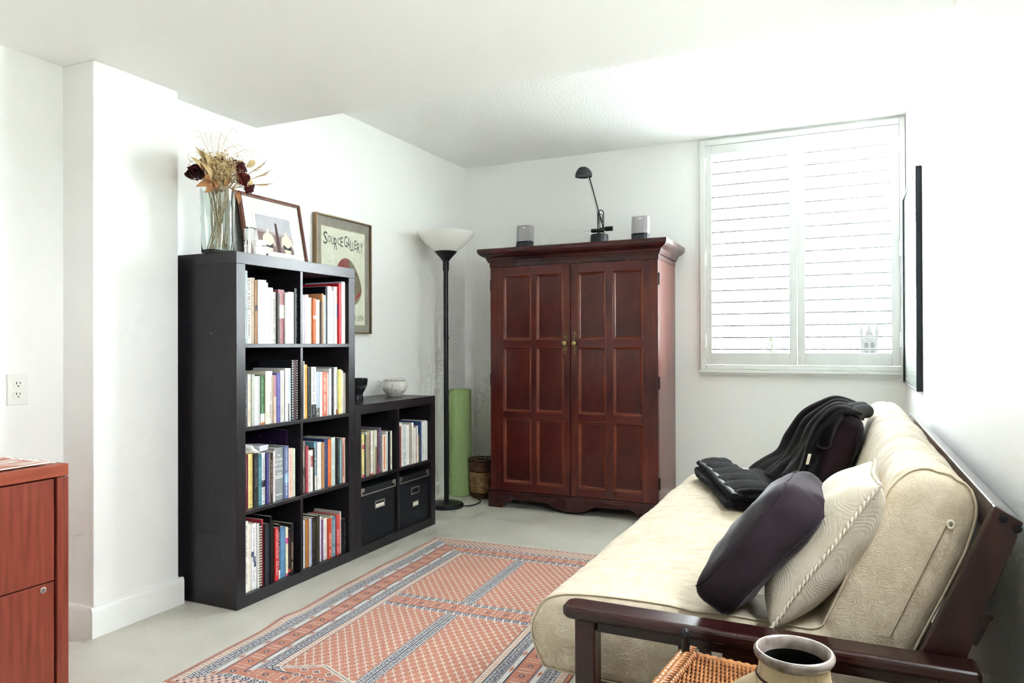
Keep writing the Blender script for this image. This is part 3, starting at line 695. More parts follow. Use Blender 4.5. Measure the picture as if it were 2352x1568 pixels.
MB().obox((-2.441, 2.371, ZB4 + 0.0161), (0.102, 0.012, 0), (-0.005, 0.060, 0), (0, 0, 0.009)).build('lid', plain('e0dce6'), t, bevel=0.001)
# ------------------------------------------------------------------ on the tall bookcase
def glass(name, tint='eef4f0', rough=0.0):
    if name in _MAT: return _MAT[name]
    m = mat(name, tint, rough, trans=1.0, ior=1.46, spec=0.5); return m
M_GLASS = glass('vase_glass', 'f0f6f2', 0.0)
ZT = 1.4903
VX, VY = -2.455, 2.262
t = thing('glass_vase', 'tall rippled clear glass vase holding dried flowers', 'vase', (VX, VY, ZT))
prof_o = [(0.058, 0.0), (0.066, 0.006), (0.068, 0.06), (0.070, 0.14), (0.071, 0.20), (0.070, 0.245), (0.073, 0.278)]
prof_i = [(0.070, 0.279), (0.0665, 0.245), (0.0672, 0.20), (0.066, 0.14), (0.064, 0.06), (0.058, 0.018), (0.01, 0.014)]
m = MB(); m.lathe(prof_o + prof_i, (VX, VY, ZT), 40)
for k, (x, y, z) in enumerate(m.v):
    a = math.atan2(y - VY, x - VX); q = 1 + 0.022 * math.sin(3 * a + 14 * (z - ZT)) + 0.014 * math.sin(5 * a - 30 * (z - ZT))
    m.v[k] = (VX + (x - VX) * q, VY + (y - VY) * q, z)
m.build('vessel', M_GLASS, t, smooth=60)
# dried flowers, each its own stem
M_STEM = mat('dried_stem', 'b29a68', 0.8, var=0.3, vscale=30)
M_ROSE = mat('dried_rose_petal', '6a2430', 0.7, col2='3e141a', vscale=40, sheen=0.2)
M_ROSE2 = mat('dried_rose_petal_rust', '8a3c38', 0.7, col2='581e20', vscale=40, sheen=0.2)
M_STRAW = mat('dried_straw_leaf', 'd9c294', 0.7, col2='bb9e68', vscale=25)
M_STRAWD = mat('dried_brown_leaf', 'a5713f', 0.7, col2='7c4c28', vscale=25)
M_GRASS = mat('dried_grass', 'dcc69a', 0.8, col2='c0a574', vscale=30)
def stem_path(tip, foot_a, lean=0.6):
    fx, fy = VX + 0.040 * math.cos(foot_a), VY + 0.040 * math.sin(foot_a); tip = Vector(tip)
    neck = Vector((VX + max(-0.05, min(0.05, (tip.x - VX) * lean)), VY + max(-0.05, min(0.05, (tip.y - VY) * lean)), ZT + 0.285))
    return [Vector(p) for p in cr([(fx, fy, ZT + 0.022), tuple((Vector((fx, fy, ZT)) + neck) / 2 + Vector((0, 0, -0.02))), tuple(neck), tuple(tip)], 6)]
def leaf(m, base, tip, w, up=(1, 0, 0.3), curl=0.15):
    base, tip = Vector(base), Vector(tip); d = tip - base; s = d.cross(Vector(up)).normalized(); nn = s.cross(d).normalized(); n = len(m.v)
    for k in range(6):
        q = k / 5; p = base + d * q + nn * d.length * curl * math.sin(math.pi * q); ww = w * math.sin(math.pi * min(0.999, q * 0.93 + 0.06)) ** 0.8
        m.v += [tuple(p - s * ww + nn * ww * 0.35), tuple(p), tuple(p + s * ww + nn * ww * 0.35)]
    for k in range(5):
        a = n + 3 * k; m.f += [(a, a + 1, a + 4, a + 3), (a + 1, a + 2, a + 5, a + 4)]
def rose(tip, r, face, mt, label, seed):
    rr = random.Random(seed); tip = Vector(tip)
    t = thing('dried_rose', label, 'flower', (VX, VY, ZT + 0.02), 'dried dark red roses')
    MB().tube(stem_path(tip, rr.uniform(0, 6.28)), 0.0016, 6).build('stem', M_STEM, t)
    face = Vector(face).normalized(); e1 = face.orthogonal().normalized(); e2 = face.cross(e1)
    m = MB()
    for lay in range(4):
        npt = 4 + lay; R = r * (0.3 + 0.23 * lay); op = 0.15 + 0.26 * lay
        for k in range(npt):
            a = 2 * math.pi * (k + 0.37 * lay) / npt + rr.uniform(-.2, .2); half = math.pi / npt * 1.35; rf = rr.uniform(0.85, 1.15)
            def pet(u, v, a=a, R=R, op=op, half=half, rf=rf):
                th = a + (u - 0.5) * 2 * half; q = R * rf * (0.25 + 0.75 * math.sin(v * 1.5 + 0.1)) * (1 + 0.12 * math.sin(6 * u + a * 3) * v) ; hgt = r * (-0.8 + 1.5 * v * (1 - 0.25 * op) - (0.35 * op if v > 0.8 else 0) + 0.10 * math.sin(7 * u + a) * v)
                return tip + (e1 * math.cos(th) + e2 * math.sin(th)) * q + face * hgt
            m.grid(pet, 6, 5)
    m.build('bloom', mt, t, smooth=80)
    m = MB()
    for k in range(5):
        a = 2 * math.pi * k / 5; d = e1 * math.cos(a) + e2 * math.sin(a); leaf(m, tip - face * r * 0.8, tip - face * r * 0.5 + d * r * 0.8, r * 0.14)
    m.build('sepals', M_STRAWD, t)
rose((-2.44, 2.130, 1.812), 0.036, (0.55, -0.6, 0.3), M_ROSE, 'large dark red dried rose, leftmost bloom in the vase', 1)
rose((-2.46, 2.285, 1.905), 0.028, (0.3, 0.1, 1), M_ROSE, 'dark red dried rose at the top middle of the bouquet', 2)
rose((-2.43, 2.362, 1.892), 0.036, (0.6, 0.4, 0.8), M_ROSE, 'dark red dried rose at the upper right of the bouquet', 3)
rose((-2.40, 2.355, 1.835), 0.038, (0.9, 0.2, 0.3), M_ROSE2, 'rust-red dried rose facing the room, right of the bouquet', 4)
rose((-2.41, 2.398, 1.796), 0.029, (0.5, 0.6, -0.7), M_ROSE, 'drooping dark red dried rose above the brown picture frame', 5)
def leafy(label, tip, leaves, seed, mt=M_STRAW):
    rr = random.Random(seed); t = thing('dried_leaf_stem', label, 'dried plant', (VX, VY, ZT + 0.02), 'dried leaf stems')
    MB().tube(stem_path(tip, rr.uniform(0, 6.28)), 0.0014, 6).build('stem', M_STEM, t)
    for b, e, w in leaves:
        m = MB(); leaf(m, b, e, w); m.build('leaf', mt, t, smooth=60)
leafy('straw-coloured dried leaves standing at the upper left of the bouquet', (-2.45, 2.165, 1.85), [((-2.45, 2.19, 1.84), (-2.45, 2.137, 1.925), 0.016), ((-2.45, 2.18, 1.82), (-2.44, 2.105, 1.875), 0.013), ((-2.44, 2.21, 1.80), (-2.43, 2.15, 1.86), 0.018), ((-2.44, 2.2, 1.85), (-2.44, 2.16, 1.915), 0.012)], 11)
leafy('brown curled dried leaves at the lower left of the bouquet', (-2.44, 2.19, 1.80), [((-2.44, 2.21, 1.79), (-2.42, 2.115, 1.752), 0.016), ((-2.43, 2.215, 1.785), (-2.42, 2.16, 1.735), 0.015), ((-2.43, 2.2, 1.80), (-2.41, 2.14, 1.79), 0.015), ((-2.43, 2.22, 1.80), (-2.42, 2.215, 1.735), 0.013)], 12, M_STRAWD)
leafy('brown dried leaf hanging over the vase rim beside the frame', (-2.43, 2.31, 1.79), [((-2.43, 2.315, 1.785), (-2.41, 2.335, 1.715), 0.018), ((-2.43, 2.305, 1.785), (-2.41, 2.318, 1.735), 0.012), ((-2.44, 2.28, 1.77), (-2.43, 2.275, 1.86), 0.014)], 13, M_STRAWD)
leafy('cream dried seed pods at the right of the bouquet', (-2.43, 2.38, 1.88), [((-2.42, 2.39, 1.895), (-2.41, 2.43, 1.93), 0.014), ((-2.40, 2.375, 1.80), (-2.39, 2.385, 1.835), 0.014)], 14)
for k, (a, b, lab) in enumerate((((2.50, 1.935), (2.49, 1.94), 'dried spiky twig at the right of the bouquet, uppermost of three'), ((2.518, 1.893), (2.50, 1.88), 'dried spiky twig at the right of the bouquet, middle of three'), ((2.526, 1.845), (2.49, 1.86), 'dried spiky twig at the right of the bouquet, lowest of three'))):
    t = thing('dried_twig', lab, 'dried plant', (VX, VY, ZT + 0.02), 'dried twigs')
    pth = stem_path((-2.42, *a), 1.0 + k)
    MB().tube(pth, [0.0016] * (len(pth) - 3) + [0.002, 0.003, 0.001], 5).build('stem', M_STEM, t)
    m = MB()
    for q in range(5):
        d = Vector(pth[-1]) - Vector(pth[-4]); s = Vector((-2.42, *a)) - d * (0.15 + q * 0.14); m.tube([s, s + d * 0.4 + Vector((RND.uniform(-.01, .01), RND.uniform(-.008, .012), RND.uniform(-.012, .012)))], [0.0018, 0.0005], 4)
    m.build('spikes', M_STRAWD, t)
# fine grass and filler, nobody could count it
m = MB(); rr = random.Random(21)
for k in range(230):
    a = rr.uniform(0, 6.28); R = rr.uniform(0.0, 0.045); b = Vector((VX + R * math.cos(a), VY + R * math.sin(a), ZT + 0.275))
    top = Vector((VX + rr.gauss(0.0, 0.035), VY + rr.gauss(0.01, 0.055), ZT + rr.uniform(0.33, 0.43)))
    m.tube(cr([tuple(b), tuple((b + top) / 2 + Vector((rr.gauss(0, .008), rr.gauss(0, .008), 0.01))), tuple(top)], 3), 0.0008, 3, cap=False)
    for q in range(7):
        d = Vector((rr.gauss(0, 1), rr.gauss(0, 1), rr.gauss(0.6, 1))).normalized(); s = b.lerp(top, rr.uniform(0.55, 1)); ln = rr.uniform(0.012, 0.028)
        m.tube([s, s + d * ln], [0.0006, 0.0011], 3, cap=False)
        if rr.random() < .5:
            c = s + d * ln; n = len(m.v); e = d.orthogonal() * 0.004; m.v += [tuple(c - e), tuple(c + d * 0.006), tuple(c + e), tuple(c - d * 0.004)]; m.f.append((n, n + 1, n + 2, n + 3))
for k in range(26):
    a = rr.uniform(0, 6.28); b = Vector((VX, VY, ZT + 0.36)); ey = rr.choice([-0.07, 0.0, 0.03, 0.09, 0.15, 0.24]) + rr.gauss(0, .015)
    top = Vector((VX + rr.gauss(0, 0.03), VY + ey, ZT + 0.53 - 0.35 * abs(ey) + rr.gauss(0, 0.015))); dr = Vector((0, math.copysign(0.03, ey + rr.gauss(0, .03)), -0.012))
    m.tube(cr([tuple(b), tuple(b.lerp(top, 0.6) + Vector((0, -0.01, 0.02))), tuple(top), tuple(top + dr)], 5), 0.0006, 3, cap=False)
for k in range(34):
    a = rr.uniform(0, 6.28); b = Vector((VX + 0.045 * math.cos(a), VY + 0.045 * math.sin(a), ZT + 0.024)); c = a + rr.uniform(2.2, 4.0); tp = Vector((VX + 0.05 * math.cos(c), VY + 0.05 * math.sin(c), ZT + 0.29))
    m.tube([b, b.lerp(tp, 0.5) + Vector((rr.gauss(0, .004), rr.gauss(0, .004), 0)), tp], 0.0013, 4, cap=False)
tag(m.build('dried_grass', M_GRASS), 'fine straw-coloured dried grass filling the glass vase', 'dried grass', kind='stuff')

# leaning photograph
class Plane:
    def __init__(s, o, u, v): s.o, s.u, s.v = Vector(o), Vector(u).normalized(), Vector(v).normalized(); s.n = s.u.cross(s.v)
    def p(s, a, b, c=0): return s.o + s.u * a + s.v * b + s.n * c
    def slab(s, m, a0, a1, b0, b1, c0, c1): m.obox(s.p(a0, b0, c0), s.u * (a1 - a0), s.v * (b1 - b0), s.n * (c1 - c0)); return m
    def poly(s, pts, c, mt, name, parent, t=0.0004):
        return MB().prism(pts, s.p(0, 0, c), s.u, s.v, s.n, t).build(name, mt, parent, recalc=True)
def picture(root, P, Wd, Ht, fw, depth, mfr, mmat, mback=None):
    """four mitred mouldings, backing and mat on plane P (front face towards +n)"""
    o = [(0, 0), (Wd, 0), (Wd, Ht), (0, Ht)]; i = [(fw, fw), (Wd - fw, fw), (Wd - fw, Ht - fw), (fw, Ht - fw)]
    for k in range(4):
        j = (k + 1) % 4; m = MB()
        m.prism([o[k], o[j], i[j], i[k]], P.p(0, 0, 0), P.u, P.v, P.n, depth); m.build('frame_moulding', mfr, root, bevel=min(0.003, fw * 0.3), recalc=True)
    MB().obox(P.p(fw * 0.6, fw * 0.6, 0.001), P.u * (Wd - 1.2 * fw), P.v * (Ht - 1.2 * fw), P.n * (depth * 0.45)).build('mat_board', mmat, root)
    return depth * 0.45 + 0.001
t = thing('framed_photograph', 'brown-framed photograph with white mat leaning on the wall above the tall bookcase', 'picture', (-2.60, 2.755, ZT))
P = Plane((-2.578, 2.543, ZT + 0.001), (0, 1, 0), (-0.066, 0, 0.344))
M_FRB = mat('reddish_brown_moulding', '7c4630', 0.35, col2='4e2a20', vscale=30, stretch=(1, 3, 3), spec=0.5)
WD, HT = 0.425, 0.352
d = picture(t, P, WD, HT, 0.017, 0.018, M_FRB, plain('eeede6', 0.7))
m = MB(); P.slab(m, 0.075, 0.350, 0.055, 0.275, d, d + 0.0004); bev = m.build('mat_bevel', plain('d9d9d4', 0.7), t)
m = MB(); P.slab(m, 0.078, 0.347, 0.058, 0.272, d + 0.0004, d + 0.0007); m.build('inner_mat', plain('f1f0ea', 0.7), t)
pr0 = d + 0.0007; a0, a1, b0, b1 = 0.092, 0.332, 0.072, 0.256
m = MB(); P.slab(m, a0, a1, b0, b1, pr0, pr0 + 0.0004); ph = m.build('photo_print', plain('c4c2c8', 0.5), t)
q = pr0 + 0.0004
P.poly([(a0, b0), (a1, b0), (a1, b0 + 0.075), (a0, b0 + 0.098)], q, plain('8d7672', 0.5), 'printed_shore', ph)
P.poly([(a0, b0 + 0.099), (a1, b0 + 0.077), (a1, b0 + 0.090), (a0, b0 + 0.110)], q, plain('b3a0a0', 0.5), 'printed_bridge_deck', ph)
P.poly([(a0 + 0.122, b0), (a0 + 0.146, b0), (a0 + 0.140, b0 + 0.150), (a0 + 0.126, b0 + 0.152)], q + 0.0004, plain('5c4040', 0.5), 'printed_tower', ph)
for dx in (0.028, 0.156):
    fig = [(a0 + dx + x, b0 + y) for x, y in ((0.018, 0), (0.060, 0), (0.062, 0.03), (0.068, 0.05), (0.080, 0.028), (0.085, 0.032), (0.078, 0.070), (0.070, 0.085), (0.051, 0.094), (0.047, 0.114), (0.036, 0.114), (0.032, 0.094), (0.012, 0.085), (0.004, 0.070), (-0.003, 0.032), (0.002, 0.028), (0.013, 0.05), (0.017, 0.03))]
    P.poly(fig, q + 0.0005, plain('e8ddcb', 0.5), 'printed_figure', ph)
    P.poly([(a0 + dx + 0.016, b0 + 0.022), (a0 + dx + 0.063, b0 + 0.018), (a0 + dx + 0.065, b0 + 0.040), (a0 + dx + 0.042, b0 + 0.028), (a0 + dx + 0.014, b0 + 0.044)], q + 0.001, plain('2f3438', 0.5), 'printed_top', ph)
m = MB(); P.slab(m, 0.0, WD, 0.0, HT, -0.006, -0.0004); m.build('backing_board', plain('1d1b1b', 0.7), t)

# two clear glass blocks at the bookcase front edge
t = thing('glass_award', 'tall clear glass block standing in front of the leaning photograph', 'glass block', (-2.335, 2.335, ZT))
MB().obox((-2.352, 2.308, ZT), (0.030, 0.012, 0), (-0.012, 0.044, 0), (0, 0, 0.120)).build('block', glass('clear_crystal', 'ffffff'), t, bevel=0.0015)
t = thing('glass_award', 'short clear glass block beside the taller glass block', 'glass block', (-2.335, 2.39, ZT))
MB().obox((-2.350, 2.366, ZT), (0.030, 0.0, 0), (0, 0.054, 0), (0, 0, 0.070)).build('block', glass('clear_crystal', 'ffffff'), t, bevel=0.0015)

# poster on the wall
t = thing('framed_poster', 'bronze-framed gallery poster with a red and olive shape on the left wall', 'picture', (XW, 3.36, 1.165))
P = Plane((XW + 0.0005, 3.108, 1.165), (0, 1, 0), (0, 0, 1)); WD, HT = 0.508, 0.668
M_BRONZE = mat('bronze_moulding', '8c7458', 0.35, metallic=0.75)
d = picture(t, P, WD, HT, 0.009, 0.030, M_BRONZE, plain('a1968c', 0.7))
m = MB(); P.slab(m, 0.052, WD - 0.052, 0.050, HT - 0.062, d, d + 0.0006); m.build('mat_bevel', plain('c9b79a', 0.6), t)
M_SHEET = mat('deckled_paper', 'f0eadb', 0.75, col2='e4dcc8', vscale=18, vdetail=8, lo=0.3, hi=0.6)
rr = random.Random(5); out = []
for k in range(24): out.append((0.057 + (WD - 0.114) * k / 24, 0.055 + rr.uniform(-.001, .001)))
for k in range(30): out.append((WD - 0.057 + rr.uniform(-.001, .001), 0.055 + (HT - 0.122) * k / 30))
for k in range(24): out.append((WD - 0.057 - (WD - 0.114) * k / 24, HT - 0.067 + rr.uniform(-.0015, .0015)))
for k in range(30): out.append((0.057 + rr.uniform(-.001, .001), HT - 0.067 - (HT - 0.122) * k / 30))
sh = P.poly(out, d + 0.0006, M_SHEET, 'poster_sheet', t, 0.0008)
q = d + 0.0015
x = 0.073; widths = dict(S=0.042, O=0.032, U=0.03, R=0.034, C=0.03, E=0.027, G=0.036, A=0.028, L=0.021, Y=0.032)
hts = [0.070, 0.040, 0.046, 0.068, 0.042, 0.056, 0, 0.066, 0.072, 0.060, 0.050, 0.052, 0.060, 0.064]
drop = [0.0, 0.012, 0.004, -0.024, 0.006, 0.000, 0, 0.002, -0.004, -0.014, -0.010, 0.000, -0.018, -0.018]
M_LET = plain('4c4238', 0.7)
for k, ch in enumerate('SOURCE GALLERY'):
    if ch == ' ': x += 0.008; continue
    wch = widths[ch] * 0.84
    text_mesh('lettering', ch, M_LET, sh, P.p(x, HT - 0.165 + drop[k], q), P.u, P.v, width=wch, height=hts[k]); x += wch + 0.0018
# egg shape in two colours
cx, cy = 0.300, 0.300
egg = [(0.178, 0.305), (0.185, 0.355), (0.205, 0.405), (0.245, 0.435), (0.285, 0.440), (0.330, 0.420), (0.375, 0.370), (0.405, 0.315), (0.420, 0.265), (0.405, 0.215), (0.372, 0.180), (0.320, 0.165), (0.260, 0.175), (0.205, 0.215), (0.182, 0.260)]
egg = [tuple(p) for p in cr(egg, 4, True)]
P.poly(egg, q - 0.0002, mat('poster_red', 'ab5f56', 0.7, col2='8e4640', vscale=20), 'printed_shape', sh)
olv = [p for p in egg if p[0] > 0.292]; olv.sort(key=lambda p: math.atan2(p[1] - 0.30, p[0] - 0.34))
P.poly([p for p in olv], q + 0.0004, mat('poster_olive', '857763', 0.7, col2='9a8c74', vscale=30), 'printed_shape', sh)
P.poly([tuple(p) for p in cr([(0.345, 0.19), (0.40, 0.225), (0.41, 0.255), (0.375, 0.235)], 3, True)], q + 0.001, mat('poster_red2', 'a0463c', 0.7), 'printed_shape', sh)
text_mesh('lettering', 'R 15TH', M_LET, sh, P.p(0.352, 0.078, q), P.u, P.v, width=0.085, height=0.030)
m = MB()
for k in range(60):
    a, b = rr.uniform(0.075, WD - 0.085), rr.uniform(0.08, HT - 0.2); an = rr.uniform(0, 3.14); l = rr.uniform(0.01, 0.05)
    m.prism([(a, b), (a + l * math.cos(an), b + l * math.sin(an)), (a + l * math.cos(an) + .0007, b + l * math.sin(an) + .0007), (a + .0007, b + .0007)], P.p(0, 0, q - 0.0001), P.u, P.v, P.n, 0.0002)
m.build('fine_scratched_lines', plain('b9ab90', 0.7), sh, recalc=True)
MB().obox(P.p(0.009, 0.009, 0.026), P.u * (WD - 0.018), P.v * (HT - 0.018), P.n * 0.0015).build('glazing', M_PANE, t)

# ------------------------------------------------------------------ on the low bookcase
ZL = 0.7869
M_BLKGLZ = mat('black_glazed_clay', '1b1d20', 0.3, var=0.3, vscale=20)
t = thing('black_cup', 'black glazed footed cup with grey zigzag lines on the low bookcase', 'cup', (-2.50, 3.255, ZL))
cxp, cyp = -2.50, 3.285
m = MB().lathe([(0.036, 0), (0.038, 0.012), (0.034, 0.026), (0.036, 0.040), (0.050, 0.066), (0.060, 0.095), (0.063, 0.122), (0.060, 0.124), (0.056, 0.10), (0.046, 0.068), (0.02, 0.05)], (cxp, cyp, ZL), 36).build('cup_body', M_BLKGLZ, t, smooth=50)
m = MB(); pts = []
for k in range(49):
    a = 2 * math.pi * k / 48; z = ZL + (0.088 if k % 2 else 0.068); r = 0.0595 if k % 2 else 0.0518
    pts.append((cxp + r * math.cos(a), cyp + r * math.sin(a), z))
m.tube(pts, 0.0012, 4).build('zigzag_line', plain('a9a8a2', 0.5), t)
t = thing('patterned_pot', 'small white pot with fine black geometric lines on the low bookcase', 'pot', (-2.50, 3.66, ZL))
cxp, cyp = -2.505, 3.665
M_POT = mat('white_lined_clay', 'e3e0d6', 0.5)
def _potlines():
    nt = M_POT.node_tree; N = nt.nodes; L = nt.links; b = N['Principled BSDF']; tc = [n for n in N if n.type == 'TEX_COORD'][0]
    v = N.new('ShaderNodeTexVoronoi'); v.feature = 'DISTANCE_TO_EDGE'; v.inputs['Scale'].default_value = 60; v.inputs['Randomness'].default_value = 0.35; L.new(tc.outputs['Object'], v.inputs['Vector'])
    a = N.new('ShaderNodeMath'); a.operation = 'LESS_THAN'; a.inputs[1].default_value = 0.022; L.new(v.outputs['Distance'], a.inputs[0])
    mx = N.new('ShaderNodeMix'); mx.data_type = 'RGBA'; mx.inputs['A'].default_value = (*lin('e3e0d6'), 1); mx.inputs['B'].default_value = (*lin('a39e94'), 1)
    L.new(a.outputs[0], mx.inputs['Factor']); L.new(mx.outputs['Result'], b.inputs['Base Color'])
_potlines()
MB().lathe([(tuple(p)) for p in cr([(0.040, 0), (0.045, 0.006), (0.070, 0.035), (0.078, 0.060), (0.072, 0.085), (0.060, 0.098), (0.060, 0.106), (0.056, 0.104), (0.055, 0.095), (0.066, 0.08), (0.066, 0.05), (0.03, 0.012)], 3)], (cxp, cyp, ZL), 44).build('pot_body', M_POT, t, smooth=50)
m = MB()
for k in range(40):
    a = 2 * math.pi * k / 40; b_ = a + 0.09
    f = lambda an, r, z: (cxp + r * math.cos(an), cyp + r * math.sin(an), ZL + z)
    n = len(m.v); m.v += [f(a, 0.0622, 0.0985), f(b_, 0.0622, 0.0985), f((a + b_) / 2, 0.0725, 0.0865)]; m.f.append((n, n + 2, n + 1))
m.build('rim_triangles', plain('3a3834', 0.5), t, recalc=True)
# ------------------------------------------------------------------ floor lamp
LX, LY = -2.462, 4.215
t = thing('floor_lamp', 'black torchiere floor lamp with a white glass bowl shade', 'lamp', (LX, LY, 0))
MB().lathe([(0.112, 0), (0.116, 0.006), (0.116, 0.020), (0.108, 0.028), (0.03, 0.034), (0.02, 0.04)], (LX, LY, 0), 48).build('base', M_BLACK, t, smooth=40)
MB().tube([(LX, LY, 0.036), (LX, LY, 1.60)], 0.0165, 20).build('pole', M_BLACK, t, smooth=40)
MB().tube([(LX, LY, 1.60), (LX, LY, 1.668)], 0.021, 20).build('collar', M_BLACK, t, smooth=40)
MB().tube([(LX + 0.015, LY - 0.008, 1.145), (LX + 0.028, LY - 0.016, 1.145)], 0.006, 12).build('switch_knob', M_BLACK, t, smooth=40)
MB().lathe([(0.022, 1.668), (0.04, 1.69), (0.074, 1.726), (0.076, 1.730), (0.02, 1.730)], (LX, LY, 0), 40).build('shade_cup', M_BLACK, t, smooth=40)
M_OPAL = mat('opal_glass', 'f4f3ee', 0.25, spec=0.5, sss=0.3)
M_OPAL.node_tree.nodes['Principled BSDF'].inputs['Subsurface Radius'].default_value = (0.02, 0.02, 0.02)
MB().lathe([(tuple(p)) for p in cr([(0.071, 1.7305), (0.10, 1.752), (0.145, 1.790), (0.180, 1.830), (0.196, 1.856), (0.193, 1.857), (0.176, 1.831), (0.141, 1.793), (0.095, 1.755), (0.04, 1.738)], 3)], (LX, LY, 0), 56).build('shade', M_OPAL, t, smooth=60)
MB().tube(cr([(LX + 0.11, LY + 0.02, 0.012), (LX + 0.15, LY + 0.10, 0.005), (LX + 0.14, LY + 0.24, 0.005), (LX + 0.03, LY + 0.34, 0.005), (LX - 0.10, LY + 0.50, 0.005)], 6), 0.004, 6).build('cord', M_BLACK, t, smooth=40)

# foam roller
M_FOAM = mat('green_foam', 'b0c98e', 0.85, col2='9fbb7a', vscale=160, bump=0.3, bscale=420, spec=0.15)
t = thing('foam_roller', 'tall light green foam roller standing upright in the corner', 'foam roller', (-2.565, 4.60, 0))
MB().lathe([(0.074, 0.0), (0.080, 0.004), (0.0805, 0.02), (0.080, 0.75), (0.078, 0.770), (0.072, 0.775)], (-2.567, 4.60, 0), 48, cap1=False).build('roll', M_FOAM, t, smooth=40)
MB().lathe([(0.072, 0.775), (0.02, 0.775), (0.0, 0.7749)], (-2.567, 4.60, 0), 48, cap0=False).build('end_face', mat('green_foam_cut', 'bcd49c', 0.85, bump=0.3, bscale=300), t)

# woven basket
BX, BYY = -2.385, 4.60
M_WICK = mat('wicker_tan', 'ad8d62', 0.6, col2='8a6a44', vscale=30, spec=0.35)
M_WICKD = mat('wicker_brown', '6a4a34', 0.6, col2='4a3226', vscale=30, spec=0.35)
t = thing('wicker_basket', 'small round wicker waste basket with a brown rim beside the armoire', 'basket', (BX, BYY, 0))
def bas_r(z): return 0.074 + 0.022 * (z / 0.275) ** 0.7
def weave(z0, z1, pitch, amp, ns=22, rad=0.0036):
    m = MB(); n = int((z1 - z0) / pitch)
    for k in range(n):
        z = z0 + pitch * (k + 0.5); r = bas_r(z); ph = k % 2
        pts = [(BX + (r + amp * math.sin(ns * a + math.pi * ph)) * math.cos(a), BYY + (r + amp * math.sin(ns * a + math.pi * ph)) * math.sin(a), z) for a in [2 * math.pi * q / 88 for q in range(88)]]
        m.tube(pts, rad, 5, closed=True)
    return m
MB().lathe([(0.073, 0.0), (0.073, 0.006), (0.001, 0.006)], (BX, BYY, 0), 32).build('bottom', M_WICKD, t)
tag(weave(0.004, 0.040, 0.0075, 0.003).build('lower_band', M_WICKD, t, smooth=60), kind='stuff')
tag(weave(0.040, 0.195, 0.0098, 0.0035, rad=0.005).build('woven_side', M_WICK, t, smooth=60), kind='stuff')
tag(weave(0.195, 0.268, 0.0068, 0.002, ns=30).build('upper_band', M_WICKD, t, smooth=60), kind='stuff')
for k in range(22):
    a = 2 * math.pi * k / 22
    st = MB().tube([(BX + bas_r(z) * math.cos(a), BYY + bas_r(z) * math.sin(a), z) for z in (0.004, 0.1, 0.2, 0.283)], 0.0025, 5).build('stake', M_WICKD, t) if k == 0 else None
m = MB()
for k in range(1, 22):
    a = 2 * math.pi * k / 22; m.tube([(BX + bas_r(z) * math.cos(a), BYY + bas_r(z) * math.sin(a), z) for z in (0.004, 0.1, 0.2, 0.281 + 0.004 * (k % 3))], 0.0025, 5)
tag(m.build('stakes', M_WICKD, t), kind='stuff')
MB().tube([(BX + (0.097 + 0.002 * math.sin(20 * a)) * math.cos(a), BYY + (0.097 + 0.002 * math.sin(20 * a)) * math.sin(a), 0.274 + 0.003 * math.cos(20 * a)) for a in [2 * math.pi * q / 96 for q in range(96)]], 0.0055, 6, closed=True).build('rim', M_WICKD, t, smooth=60)

# ------------------------------------------------------------------ armoire
AX0, AX1, AY0, AY1 = -2.192, -1.043, 4.352, 4.835
t = thing('armoire', 'large dark red-brown wooden armoire with two panelled doors and brass knobs', 'armoire', ((AX0 + AX1) / 2, (AY0 + AY1) / 2, 0))
box('carcass', M_ARM, AX0 + 0.004, AX1 - 0.004, AY0 + 0.024, AY1, 0.118, 1.622, t, bevel=0.002)
M_ARMS = mat('armoire_cherry_side', '6e3024', 0.25, col2='4c1e1a', vscale=5, stretch=(4, 6, 0.4), coat=0.3, spec=0.5)
box('side_board', M_ARMS, AX1 - 0.004, AX1, AY0 + 0.027, AY1, 0.118, 1.622, t, bevel=0.001)
# base with bracket feet and scalloped apron
def apron(w):
    h = 0.118; f = 0.105
    L_ = [(0, 0), (f, 0), (f + 0.002, 0.030), (f + 0.018, 0.052), (f + 0.035, 0.044), (f + 0.050, 0.040), (f + 0.062, 0.052), (f + 0.085, 0.066)]
    c = w / 2
    C_ = [(c - 0.20, 0.062), (c - 0.165, 0.060), (c - 0.12, 0.036), (c - 0.07, 0.018), (c, 0.012), (c + 0.07, 0.018), (c + 0.12, 0.036), (c + 0.165, 0.060), (c + 0.20, 0.062)]
    R_ = [(w - x, y) for x, y in reversed(L_)]
    return L_ + C_ + R_ + [(w, h - 0.022), (0, h - 0.022)]
wb = AX1 - AX0 + 0.034
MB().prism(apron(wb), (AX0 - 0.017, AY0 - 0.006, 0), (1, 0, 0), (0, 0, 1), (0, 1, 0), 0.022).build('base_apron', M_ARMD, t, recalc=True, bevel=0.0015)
prof = [(0, 0), (0.018, 0.0), (0.016, 0.006), (0.012, 0.010), (0.010, 0.018), (0.004, 0.022), (0, 0.022)]
rings = [[Vector((x, AY0 + 0.016 - 0.004 - p * 1.4, 0.0962 + q)) for p, q in prof] for x in (AX0 - 0.017, AX1 + 0.017)]
MB().loft(rings).build('base_molding', M_ARMD, t, recalc=True)
for s, x in ((0, AX0 - 0.017), (1, AX1 + 0.017 - 0.02)):
    dd = AY1 - AY0 - 0.016
    MB().prism([(0, 0), (0.09, 0), (0.10, 0.04), (0.14, 0.06), (dd - 0.13, 0.06), (dd - 0.09, 0.04), (dd - 0.08, 0), (dd, 0), (dd, 0.118), (0, 0.118)], (x, AY0 + 0.0165, 0), (0, 1, 0), (0, 0, 1), (1, 0, 0), 0.02).build('base_side', M_ARMD, t, recalc=True, bevel=0.0015)
